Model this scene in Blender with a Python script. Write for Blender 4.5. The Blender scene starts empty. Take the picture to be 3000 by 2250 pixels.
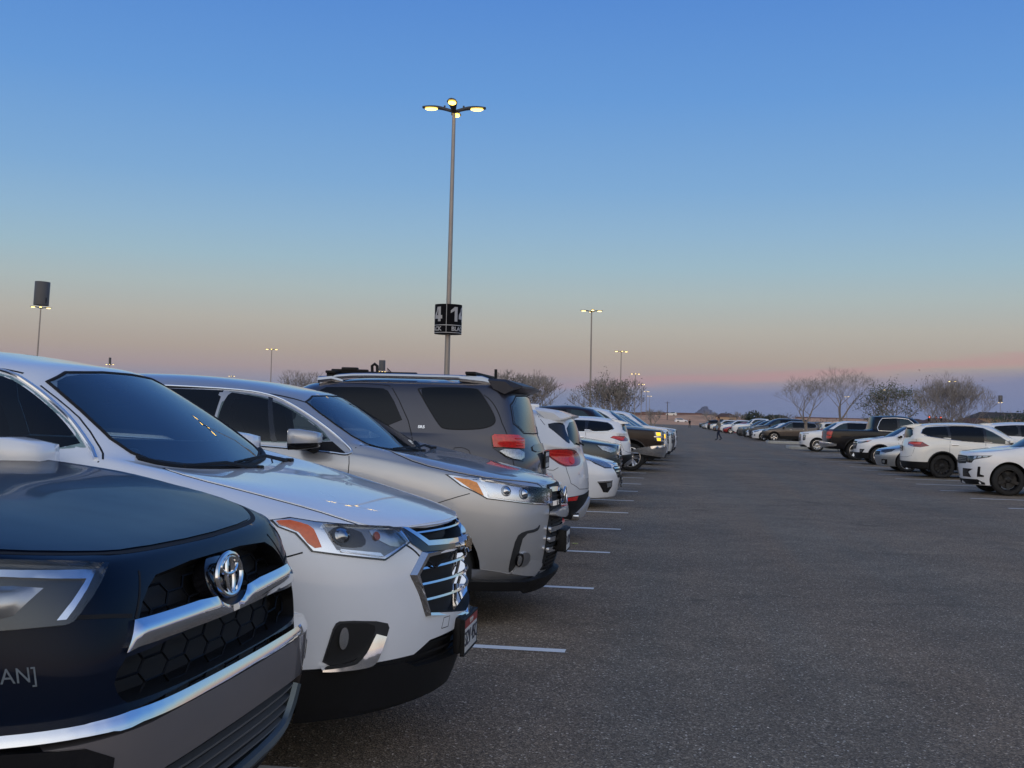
import bpy, bmesh, math, random
import numpy as np
from mathutils import Vector, Matrix
from mathutils.bvhtree import BVHTree
from mathutils.geometry import delaunay_2d_cdt

PI = math.pi
SC = bpy.context.scene
COL = SC.collection
random.seed(7)

# ------------------------------------------------------------------ materials
MATS = {}


def new_mat(name):
    m = bpy.data.materials.new(name)
    m.use_nodes = True
    nt = m.node_tree
    for n in list(nt.nodes):
        nt.nodes.remove(n)
    out = nt.nodes.new('ShaderNodeOutputMaterial')
    return m, nt, out


def principled(name, col, rough=0.5, metal=0.0, coat=0.0, coat_r=0.03, spec=0.5, emit=None, estr=0.0,
               noise=0.0, nscale=8.0, bump=0.0, bscale=200.0, rvar=0.0, alpha=1.0, trans=0.0):
    if name in MATS:
        return MATS[name]
    m, nt, out = new_mat(name)
    b = nt.nodes.new('ShaderNodeBsdfPrincipled')
    b.inputs['Base Color'].default_value = (*col, 1)
    b.inputs['Roughness'].default_value = rough
    b.inputs['Metallic'].default_value = metal
    b.inputs['Coat Weight'].default_value = coat
    b.inputs['Coat Roughness'].default_value = coat_r
    b.inputs['Specular IOR Level'].default_value = spec
    b.inputs['Alpha'].default_value = alpha
    b.inputs['Transmission Weight'].default_value = trans
    if emit:
        b.inputs['Emission Color'].default_value = (*emit, 1)
        b.inputs['Emission Strength'].default_value = estr
    tc = None
    if noise > 0 or bump > 0 or rvar > 0:
        tc = nt.nodes.new('ShaderNodeTexCoord')
    if noise > 0:
        n = nt.nodes.new('ShaderNodeTexNoise')
        n.inputs['Scale'].default_value = nscale
        n.inputs['Detail'].default_value = 6
        nt.links.new(tc.outputs['Object'], n.inputs['Vector'])
        r = nt.nodes.new('ShaderNodeMapRange')
        r.inputs['From Min'].default_value = 0.3
        r.inputs['From Max'].default_value = 0.7
        r.inputs['To Min'].default_value = 1 - noise
        r.inputs['To Max'].default_value = 1 + noise
        nt.links.new(n.outputs['Fac'], r.inputs['Value'])
        mx = nt.nodes.new('ShaderNodeMix')
        mx.data_type = 'RGBA'
        mx.blend_type = 'MULTIPLY'
        mx.inputs['Factor'].default_value = 1
        mx.inputs['A'].default_value = (*col, 1)
        nt.links.new(r.outputs['Result'], mx.inputs['B'])
        nt.links.new(mx.outputs['Result'], b.inputs['Base Color'])
    if rvar > 0:
        n = nt.nodes.new('ShaderNodeTexNoise')
        n.inputs['Scale'].default_value = 5
        n.inputs['Detail'].default_value = 5
        nt.links.new(tc.outputs['Object'], n.inputs['Vector'])
        r = nt.nodes.new('ShaderNodeMapRange')
        r.inputs['To Min'].default_value = max(0, rough - rvar)
        r.inputs['To Max'].default_value = rough + rvar
        nt.links.new(n.outputs['Fac'], r.inputs['Value'])
        nt.links.new(r.outputs['Result'], b.inputs['Roughness'])
    if bump > 0:
        n = nt.nodes.new('ShaderNodeTexNoise')
        n.inputs['Scale'].default_value = bscale
        n.inputs['Detail'].default_value = 3
        nt.links.new(tc.outputs['Object'], n.inputs['Vector'])
        bp = nt.nodes.new('ShaderNodeBump')
        bp.inputs['Strength'].default_value = bump
        bp.inputs['Distance'].default_value = 0.01
        nt.links.new(n.outputs['Fac'], bp.inputs['Height'])
        nt.links.new(bp.outputs['Normal'], b.inputs['Normal'])
    nt.links.new(b.outputs['BSDF'], out.inputs['Surface'])
    MATS[name] = m
    return m


def glass_mat(name, tint, ior=1.5, gloss=(1, 1, 1), rough=0.0):
    if name in MATS:
        return MATS[name]
    m, nt, out = new_mat(name)
    t = nt.nodes.new('ShaderNodeBsdfTransparent')
    t.inputs['Color'].default_value = (*tint, 1)
    g = nt.nodes.new('ShaderNodeBsdfGlossy')
    g.inputs['Color'].default_value = (*gloss, 1)
    g.inputs['Roughness'].default_value = rough
    f = nt.nodes.new('ShaderNodeFresnel')
    f.inputs['IOR'].default_value = ior
    mx = nt.nodes.new('ShaderNodeMixShader')
    nt.links.new(f.outputs['Fac'], mx.inputs['Fac'])
    nt.links.new(t.outputs['BSDF'], mx.inputs[1])
    nt.links.new(g.outputs['BSDF'], mx.inputs[2])
    nt.links.new(mx.outputs['Shader'], out.inputs['Surface'])
    MATS[name] = m
    return m


def paint(name, col, metal=0.0, rough=0.4):
    return principled('paint_' + name, col, rough=rough, metal=metal, coat=1.0, coat_r=0.03, noise=0.035, nscale=3.0, rvar=0.06)


BLACK_PL = principled('black_plastic', (0.007, 0.007, 0.008), 0.6, spec=.3, noise=0.12, nscale=20, bump=0.15, bscale=600)
GLOSS_BK = principled('gloss_black', (0.008, 0.008, 0.01), 0.12, coat=0.6)
CHROME = principled('chrome', (0.82, 0.83, 0.85), 0.05, metal=1.0, rvar=0.03)
SATIN = principled('satin_silver', (0.55, 0.56, 0.58), 0.28, metal=1.0)
RUBBER = principled('rubber', (0.014, 0.014, 0.015), 0.8, noise=0.2, nscale=30, bump=0.3, bscale=150)
CABIN = principled('cabin_trim', (0.30, 0.30, 0.31), 0.8, noise=0.1)
CABIN_LT = principled('cabin_light', (0.16, 0.15, 0.14), 0.85, noise=0.1)
GLASS = glass_mat('clear_glass', (0.62, 0.72, 0.71))
GLASS_WS = glass_mat('windshield_glass', (0.80, 0.88, 0.88), ior=2.05)
GLASS_DK = principled('privacy_glass', (0.004, 0.006, 0.010), 0.03, spec=0.28)
GLASS_OP = principled('dim_glass', (0.022, 0.038, 0.044), 0.03, spec=0.6)
LENS = glass_mat('clear_lens', (0.93, 0.95, 0.97), ior=1.35)
SEAM = principled('panel_gap', (0.006, 0.006, 0.007), 0.8)
AMBER = principled('amber_reflector', (0.75, 0.13, 0.02), 0.22, coat=1.0, noise=0.1, nscale=60)
REDL = principled('red_lens', (0.62, 0.016, 0.014), 0.16, coat=1.0, noise=0.25, nscale=40)
REDD = principled('dark_red_lens', (0.20, 0.008, 0.010), 0.16, coat=1.0)
REFL = principled('lamp_reflector', (0.75, 0.76, 0.78), 0.16, metal=1.0, rvar=0.1)
WHITEP = principled('plate_white', (0.62, 0.62, 0.60), 0.45, noise=0.1, nscale=40)
RIM_S = principled('alloy_silver', (0.62, 0.62, 0.63), 0.26, metal=0.9)
RIM_B = principled('alloy_black', (0.012, 0.012, 0.014), 0.4, spec=.3)
AMB_ON = principled('amber_lamp_lit', (0.8, 0.45, 0.02), 0.3, emit=(1.0, 0.55, 0.03), estr=1.6)


# ------------------------------------------------------------------ object helpers
def link(o, parent=None):
    COL.objects.link(o)
    if parent is not None:
        o.parent = parent
    return o


def mesh_obj(name, verts, faces, mat, parent=None, smooth=True, mats=None, midx=None):
    me = bpy.data.meshes.new(name)
    me.from_pydata([tuple(v) for v in verts], [], faces)
    for m in (mats or [mat]):
        me.materials.append(m)
    if midx is not None:
        me.polygons.foreach_set('material_index', midx)
    if smooth:
        me.polygons.foreach_set('use_smooth', [True] * len(me.polygons))
    me.update()
    return link(bpy.data.objects.new(name, me), parent)


def bm_obj(name, bm, mat, parent=None, smooth=False, mats=None):
    me = bpy.data.meshes.new(name)
    bm.to_mesh(me)
    bm.free()
    for m in (mats or [mat]):
        me.materials.append(m)
    if smooth:
        me.polygons.foreach_set('use_smooth', [True] * len(me.polygons))
    return link(bpy.data.objects.new(name, me), parent)


def tag(o, label=None, cat=None, group=None, kind=None):
    if label:
        o['label'] = label
    if cat:
        o['category'] = cat
    if group:
        o['group'] = group
    if kind:
        o['kind'] = kind
    return o


def empty(name, loc, rz=0.0):
    o = bpy.data.objects.new(name, None)
    o.empty_display_size = 0.2
    o.location = loc
    o.rotation_euler = (0, 0, rz)
    return link(o)


def kids(o):
    return [c for c in COL.objects if c.parent == o]


def copy_tree(o, parent=None):
    c = o.copy()
    COL.objects.link(c)
    if parent is not None:
        c.parent = parent
    for ch in CH.get(o.name, []):
        copy_tree(ch, c)
    return c


CH = {}


def index_children():
    CH.clear()
    for o in COL.objects:
        if o.parent is not None:
            CH.setdefault(o.parent.name, []).append(o)


class MB:
    """collects simple solids into one mesh"""

    def __init__(s):
        s.v = []
        s.f = []

    def add(s, verts, faces):
        k = len(s.v)
        s.v += [tuple(v) for v in verts]
        s.f += [tuple(i + k for i in f) for f in faces]
        return s

    def box(s, c, d, bev=0.0, rot=None):
        bm = bmesh.new()
        bmesh.ops.create_cube(bm, size=1)
        for v in bm.verts:
            v.co = Vector((v.co.x * d[0], v.co.y * d[1], v.co.z * d[2]))
        if bev > 0:
            bmesh.ops.bevel(bm, geom=list(bm.edges), offset=bev, segments=2, affect='EDGES', profile=0.6)
        R = rot if rot is not None else Matrix.Identity(3)
        bm.verts.index_update()
        s.add([Vector(c) + R @ v.co for v in bm.verts], [[v.index for v in f.verts] for f in bm.faces])
        bm.free()
        return s

    def tube(s, pts, r, n=8, cap=True):
        pts = [Vector(p) for p in pts]
        rs = r if isinstance(r, (list, tuple)) else [r] * len(pts)
        k = len(s.v)
        up = None
        for i, p in enumerate(pts):
            d = (pts[min(i + 1, len(pts) - 1)] - pts[max(i - 1, 0)])
            if d.length < 1e-9:
                d = Vector((0, 0, 1))
            d.normalize()
            if up is None:
                a = Vector((0, 0, 1)) if abs(d.z) < 0.9 else Vector((1, 0, 0))
            else:
                a = up
            x = d.cross(a)
            if x.length < 1e-6:
                x = d.orthogonal()
            x.normalize()
            up = x.cross(d)
            for j in range(n):
                t = 2 * PI * j / n
                s.v.append(tuple(p + (x * math.cos(t) + up * math.sin(t)) * rs[i]))
        for i in range(len(pts) - 1):
            for j in range(n):
                a = k + i * n + j
                b = k + i * n + (j + 1) % n
                s.f.append((a, b, b + n, a + n))
        if cap:
            s.f.append(tuple(k + j for j in range(n))[::-1])
            s.f.append(tuple(k + (len(pts) - 1) * n + j for j in range(n)))
        return s

    def lathe(s, prof, n=24, M=None, closed=False):
        """prof: (radius, height) about local z"""
        k = len(s.v)
        for (r, h) in prof:
            for j in range(n):
                t = 2 * PI * j / n
                p = Vector((r * math.cos(t), r * math.sin(t), h))
                s.v.append(tuple(M @ p if M is not None else p))
        m = len(prof)
        for i in range(m if closed else m - 1):
            i2 = (i + 1) % m
            for j in range(n):
                s.f.append((k + i * n + j, k + i * n + (j + 1) % n, k + i2 * n + (j + 1) % n, k + i2 * n + j))
        if not closed:
            s.f.append(tuple(k + j for j in range(n))[::-1])
            s.f.append(tuple(k + (m - 1) * n + j for j in range(n)))
        return s

    def build(s, name, mat, parent=None, smooth=False):
        o = mesh_obj(name, s.v, s.f, mat, parent, smooth)
        if smooth:
            sharp(o)
        return o


def sharp(o, ang=40):
    me = o.data
    bm = bmesh.new()
    bm.from_mesh(me)
    lim = math.radians(ang)
    for e in bm.edges:
        if len(e.link_faces) == 2 and e.calc_face_angle(0) > lim:
            e.smooth = False
    bm.to_mesh(me)
    bm.free()


def evaluated(o):
    dg = bpy.context.evaluated_depsgraph_get()
    return bpy.data.meshes.new_from_object(o.evaluated_get(dg), depsgraph=dg)


def text_mesh(txt, size, depth=0.0, align='CENTER', bold=0.0):
    cu = bpy.data.curves.new('lettering', 'FONT')
    cu.body = txt
    cu.size = size
    cu.align_x = align
    cu.align_y = 'CENTER'
    cu.extrude = depth
    cu.offset = bold
    o = bpy.data.objects.new('lettering', cu)
    COL.objects.link(o)
    dg = bpy.context.evaluated_depsgraph_get()
    me = bpy.data.meshes.new_from_object(o.evaluated_get(dg), depsgraph=dg)
    COL.objects.unlink(o)
    bpy.data.objects.remove(o)
    return me


def lerp(a, b, t):
    return a + (b - a) * t


def interp(pts, x):
    xs = [p[0] for p in pts]
    ys = [p[1] for p in pts]
    return float(np.interp(x, xs, ys))


# ------------------------------------------------------------------ car body cage
NC = 14


def ring(xf, xr, w, bf, br, zs, xs=None, wm=None, fk=(.10, .40)):
    """one closed ring of the half body, front centre to rear centre.
    xf,xr centre x front/rear, w half width, bf/br how far corners sit back, zs z along x"""
    P = []
    P.append((xf, 0.0))
    P.append((xf - fk[0] * bf, .40 * w))
    P.append((xf - fk[1] * bf, .76 * w))
    a, b = xf - bf, xr + br
    P.append((a, .95 * w))
    for k in range(6):
        x = xs[k] if xs else lerp(a, b, (k + 1) / 7)
        P.append((x, w))
    P.append((b, .95 * w))
    P.append((xr + .40 * br, .76 * w))
    P.append((xr + .10 * br, .40 * w))
    P.append((xr, 0.0))
    out = []
    for i, (x, y) in enumerate(P):
        m = wm[i] if wm else 1.0
        z = interp(zs, x) if isinstance(zs, (list, tuple)) and isinstance(zs[0], (list, tuple)) else (
            zs[i] if isinstance(zs, (list, tuple)) else zs)
        out.append(Vector((x, y * m, z)))
    return out


def loft_body(rings, creases, rowmat, level):
    """rings: list of 14-point half rings bottom -> top; first and last have y=0"""
    nr = len(rings)
    verts, vid = [], {}
    for r in range(nr):
        for c in range(NC):
            p = rings[r][c]
            vid[(r, c, 0)] = len(verts)
            verts.append(p)
            if c in (0, NC - 1) or r in (0, nr - 1):
                vid[(r, c, 1)] = vid[(r, c, 0)]
            else:
                vid[(r, c, 1)] = len(verts)
                verts.append(Vector((p.x, -p.y, p.z)))
    faces, midx = [], []
    for r in range(nr - 1):
        for c in range(NC - 1):
            for s in (0, 1):
                q = [vid[(r, c, s)], vid[(r, c + 1, s)], vid[(r + 1, c + 1, s)], vid[(r + 1, c, s)]]
                if s == 0:
                    q = q[::-1]
                q2 = []
                for i in q:
                    if i not in q2:
                        q2.append(i)
                if len(q2) >= 3:
                    faces.append(q2)
                    midx.append(rowmat.get(r, 0))
    me = bpy.data.meshes.new('cage')
    me.from_pydata([tuple(v) for v in verts], [], faces)
    me.polygons.foreach_set('material_index', midx)
    bm = bmesh.new()
    bm.from_mesh(me)
    bmesh.ops.recalc_face_normals(bm, faces=list(bm.faces))
    lay = bm.edges.layers.float.new('crease_edge')
    bm.verts.ensure_lookup_table()
    bm.edges.ensure_lookup_table()
    pos = {}
    for (r, c, s), i in vid.items():
        pos.setdefault(i, []).append((r, c))
    for e in bm.edges:
        A, B = pos[e.verts[0].index], pos[e.verts[1].index]
        for (ra, ca) in A:
            for (rb, cb) in B:
                if ra == rb and abs(ca - cb) == 1:
                    k = creases.get(ra)
                    if k:
                        lo = min(ca, cb)
                        for (c0, c1, val) in k:
                            if c0 <= lo < c1:
                                e[lay] = max(e[lay], val)
                if ca == cb and abs(ra - rb) == 1:
                    k = creases.get('c%d' % ca)
                    if k:
                        lo = min(ra, rb)
                        for (r0, r1, val) in k:
                            if r0 <= lo < r1:
                                e[lay] = max(e[lay], val)
    bm.to_mesh(me)
    bm.free()
    o = bpy.data.objects.new('cage', me)
    COL.objects.link(o)
    md = o.modifiers.new('s', 'SUBSURF')
    md.levels = level
    md.render_levels = level
    out = evaluated(o)
    COL.objects.unlink(o)
    bpy.data.objects.remove(o)
    return out


def bool_diff(me, cutters, solver='EXACT'):
    """me minus each cutter mesh"""
    dm = [principled('cut_outer', (.5, .5, .5)), principled('cut_inner', (.02, .02, .02))]
    if not me.materials:
        ix = [0] * len(me.polygons)
        me.polygons.foreach_get('material_index', ix)
        for m in dm:
            me.materials.append(m)
        me.polygons.foreach_set('material_index', ix)
    o = bpy.data.objects.new('b', me)
    COL.objects.link(o)
    cs = []
    for (v, f) in cutters:
        cm = bpy.data.meshes.new('cut')
        cm.from_pydata([tuple(p) for p in v], [], f)
        bm = bmesh.new()
        bm.from_mesh(cm)
        bmesh.ops.recalc_face_normals(bm, faces=list(bm.faces))
        bm.to_mesh(cm)
        bm.free()
        for m in dm:
            cm.materials.append(m)
        cm.polygons.foreach_set('material_index', [1] * len(cm.polygons))
        co = bpy.data.objects.new('cut', cm)
        COL.objects.link(co)
        cs.append(co)
        md = o.modifiers.new('d', 'BOOLEAN')
        md.operation = 'DIFFERENCE'
        md.solver = solver
        md.object = co
    out = evaluated(o)
    for c in cs + [o]:
        COL.objects.unlink(c)
        bpy.data.objects.remove(c)
    return out


def cyl_y(cx, cz, r, y0, y1, n=40):
    v, f = [], []
    for y in (y0, y1):
        for k in range(n):
            t = 2 * PI * k / n
            v.append((cx + r * math.cos(t), y, cz + r * math.sin(t)))
    for k in range(n):
        f.append((k, (k + 1) % n, n + (k + 1) % n, n + k))
    f.append(tuple(range(n)))
    f.append(tuple(range(n, 2 * n)))
    return v, f


def prism(poly, axis, a, b):
    """extrude a 2D polygon along an axis (0 x: poly is (y,z); 1 y: poly is (x,z); 2 z: poly is (x,y))"""
    v, f = [], []
    n = len(poly)
    for t in (a, b):
        for (p, q) in poly:
            v.append({0: (t, p, q), 1: (p, t, q), 2: (p, q, t)}[axis])
    for k in range(n):
        f.append((k, (k + 1) % n, n + (k + 1) % n, n + k))
    f.append(tuple(range(n)))
    f.append(tuple(range(n, 2 * n)))
    return v, f


def smooth_poly(pts, it=2, closed=True):
    """Chaikin corner cutting; a point given as (a, b, 1) stays a sharp corner"""
    P = [(p[0], p[1], (p[2] if len(p) > 2 else 0)) for p in pts]
    for _ in range(it):
        Q = []
        n = len(P)
        for i in range(n if closed else n):
            p = P[i]
            a, b = P[(i - 1) % n], P[(i + 1) % n]
            if p[2] or (not closed and i in (0, n - 1)):
                Q.append(p)
            else:
                w = 0.25
                Q.append((lerp(p[0], a[0], w), lerp(p[1], a[1], w), 0))
                Q.append((lerp(p[0], b[0], w), lerp(p[1], b[1], w), 0))
        P = Q
    return [(p[0], p[1]) for p in P]


def inside(poly, x, y):
    c = False
    n = len(poly)
    j = n - 1
    for i in range(n):
        xi, yi = poly[i]
        xj, yj = poly[j]
        if (yi > y) != (yj > y) and x < (xj - xi) * (y - yi) / (yj - yi) + xi:
            c = not c
        j = i
    return c


def seg_dist(poly, x, y):
    best = 9
    n = len(poly)
    for i in range(n):
        ax, ay = poly[i]
        bx, by = poly[(i + 1) % n]
        dx, dy = bx - ax, by - ay
        L = dx * dx + dy * dy
        t = 0 if L < 1e-12 else max(0, min(1, ((x - ax) * dx + (y - ay) * dy) / L))
        best = min(best, math.hypot(x - ax - t * dx, y - ay - t * dy))
    return best


def tri_fill(poly, g):
    """constrained triangulation of a polygon with a regular interior grid"""
    B = []
    n = len(poly)
    for i in range(n):
        a, b = poly[i], poly[(i + 1) % n]
        k = max(1, int(math.hypot(a[0] - b[0], a[1] - b[1]) / g))
        for t in range(k):
            B.append((lerp(a[0], b[0], t / k), lerp(a[1], b[1], t / k)))
    xs = [p[0] for p in B]
    ys = [p[1] for p in B]
    I = []
    nx = int((max(xs) - min(xs)) / g) + 1
    ny = int((max(ys) - min(ys)) / g) + 1
    for i in range(1, nx + 1):
        for j in range(1, ny + 1):
            x, y = min(xs) + i * g, min(ys) + j * g
            if inside(poly, x, y) and seg_dist(poly, x, y) > g * .45:
                I.append((x, y))
    nb = len(B)
    vs = [Vector(p) for p in B + I]
    r = delaunay_2d_cdt(vs, [(i, (i + 1) % nb) for i in range(nb)], [list(range(nb))], 1, 1e-5)
    return [tuple(v) for v in r[0]], [tuple(f) for f in r[2]]


class Car:
    """a body mesh with its own search tree; everything is in car coordinates (x forward, y left, z up)"""

    def __init__(s, root, me):
        s.root = root
        s.me = me
        s.v = [v.co.copy() for v in me.vertices]
        s.bvh = BVHTree.FromPolygons(s.v, [tuple(p.vertices) for p in me.polygons])
        s.extra_v, s.extra_f = [], []

    def hit(s, view, p, q):
        if isinstance(view, (int, float)):
            t = math.radians(view)
            d = Vector((math.cos(t), math.sin(t), 0))
            b = Vector((-math.sin(t) * p, math.cos(t) * p, q))
            h = s.bvh.ray_cast(b + d * 9, -d)
            if h[0] is None:
                h = s.bvh.find_nearest(b + d * 1.2)
            return h[0], h[1]
        o, d = {'front': (Vector((9, p, q)), Vector((-1, 0, 0))), 'rear': (Vector((-9, p, q)), Vector((1, 0, 0))),
                'left': (Vector((p, 9, q)), Vector((0, -1, 0))), 'right': (Vector((p, -9, q)), Vector((0, 1, 0))),
                'top': (Vector((p, q, 9)), Vector((0, 0, -1)))}[view]
        h = s.bvh.ray_cast(o, d)
        if h[0] is None or (view in ('left', 'right') and abs(h[0].y) < .15) or (view in ('front', 'rear') and h[0].x * (1 if view == 'front' else -1) < -.3):
            g = {'front': Vector((1.6, p, q)), 'rear': Vector((-1.6, p, q)), 'left': Vector((p, .9, q)), 'right': Vector((p, -.9, q)), 'top': Vector((p, q, 1.5))}[view]
            h = s.bvh.find_nearest(g)
        return h[0], h[1]

    def patch(s, name, view, poly, mat, off=0.002, depth=0.012, g=0.05, sm=2, mirror=None, parent='root', flat=None, bulge=0.0, tilt=None):
        """a panel that follows the body. mirror: None one side, 'y' also builds the mirrored twin"""
        poly = smooth_poly(poly, sm) if sm else [(p[0], p[1]) for p in poly]
        V2, F = tri_fill(poly, g)
        V = []
        for (a, b) in V2:
            h, n = s.hit(view, a, b)
            o = off
            if tilt:
                o += tilt[0] * a + tilt[1] * (b - tilt[2])
            if bulge:
                o += bulge * min(1.0, seg_dist(poly, a, b) / 0.05)
            V.append(h + n * o)
        if flat is not None:
            V = [v + Vector(flat) for v in V]
        # orient outwards
        sg = 0
        if isinstance(view, (int, float)):
            want = Vector((math.cos(math.radians(view)), math.sin(math.radians(view)), 0))
        else:
            want = {'front': Vector((1, 0, 0)), 'rear': Vector((-1, 0, 0)), 'left': Vector((0, 1, 0)), 'right': Vector((0, -1, 0)), 'top': Vector((0, 0, 1))}[view]
        for f in F[:]:
            nn = (V[f[1]] - V[f[0]]).cross(V[f[2]] - V[f[0]])
            sg += nn.dot(want)
        if sg < 0:
            F = [tuple(reversed(f)) for f in F]
        # skirt
        cnt = {}
        for f in F:
            for i in range(len(f)):
                e = (f[i], f[(i + 1) % len(f)])
                k = (min(e), max(e))
                cnt.setdefault(k, []).append(e)
        nv = len(V)
        dup = {}
        S = []
        N = []

        def nrm(i):
            h = s.bvh.find_nearest(V[i])
            return h[1] if h[1] is not None else Vector((0, 0, 1))
        for k, es in cnt.items():
            if len(es) == 1:
                a, b = es[0]
                for i in (a, b):
                    if i not in dup:
                        n = nrm(i)
                        dup[i] = (nv + len(N), nv + len(N) + 1)
                        N += [V[i].copy(), V[i] - n * (off + depth)]
                S.append((b, a))
        F2 = [(dup[b][0], dup[a][0], dup[a][1], dup[b][1]) for (b, a) in S]
        V = V + N
        F = list(F) + F2
        par = s.root if parent == 'root' else parent
        o = mesh_obj(name, V, F, mat, par)
        if mirror == 'y':
            V2m = [Vector((v.x, -v.y, v.z)) for v in V]
            par2 = par
            if parent != 'root' and 'twin' in par:
                par2 = bpy.data.objects[par['twin']]
            o2 = mesh_obj(name, V2m, [tuple(reversed(f)) for f in F], mat, par2)
            o['twin'] = o2.name
        return o

    def line(s, view, pts, r=0.004, off=0.0015, mirror=True, sm=2, step=0.03):
        """panel gap: a thin dark bead let into the body surface, kept in the body mesh"""
        P = smooth_poly(pts, sm, closed=False) if sm else pts
        Q = []
        for i in range(len(P) - 1):
            a, b = P[i], P[i + 1]
            k = max(1, int(math.hypot(a[0] - b[0], a[1] - b[1]) / step))
            for t in range(k):
                Q.append((lerp(a[0], b[0], t / k), lerp(a[1], b[1], t / k)))
        Q.append((P[-1][0], P[-1][1]))
        L = []
        for (a, b) in Q:
            h, n = s.hit(view, a, b)
            L.append((h + n * off, n))
        for m in ((1, -1) if mirror else (1,)):
            k0 = len(s.extra_v)
            for i, (p, n) in enumerate(L):
                d = (L[min(i + 1, len(L) - 1)][0] - L[max(0, i - 1)][0]).normalized()
                t = n.cross(d).normalized()
                for w in (p - t * r - n * .006, p - t * r, p + t * r, p + t * r - n * .006):
                    s.extra_v.append((w.x, w.y * m, w.z))
            for i in range(len(L) - 1):
                for j in range(3):
                    q = (k0 + i * 4 + j, k0 + i * 4 + j + 1, k0 + i * 4 + j + 5, k0 + i * 4 + j + 4)
                    s.extra_f.append(q if m < 0 else q[::-1])

    def tube_on(s, name, view, pts, r, mat, off=0.004, mirror=None, sm=2, n=8, parent='root', flatten=1.0, closed=False):
        P = smooth_poly(pts, sm, closed=closed)
        Q = []
        if closed:
            P = P + [P[0]]
        for i in range(len(P) - 1):
            a, b = P[i], P[i + 1]
            k = max(1, int(math.hypot(a[0] - b[0], a[1] - b[1]) / 0.04))
            for t in range(k):
                Q.append((lerp(a[0], b[0], t / k), lerp(a[1], b[1], t / k)))
        Q.append(P[-1])
        L = []
        for q in Q:
            h, nn = s.hit(view, q[0], q[1])
            L.append(h + nn * off)
        par = s.root if parent == 'root' else parent
        o = MB().tube(L, r, n).build(name, mat, par, True)
        if mirror:
            MB().tube([Vector((p.x, -p.y, p.z)) for p in L], r, n).build(name, mat, par, True)
        return o


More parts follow.
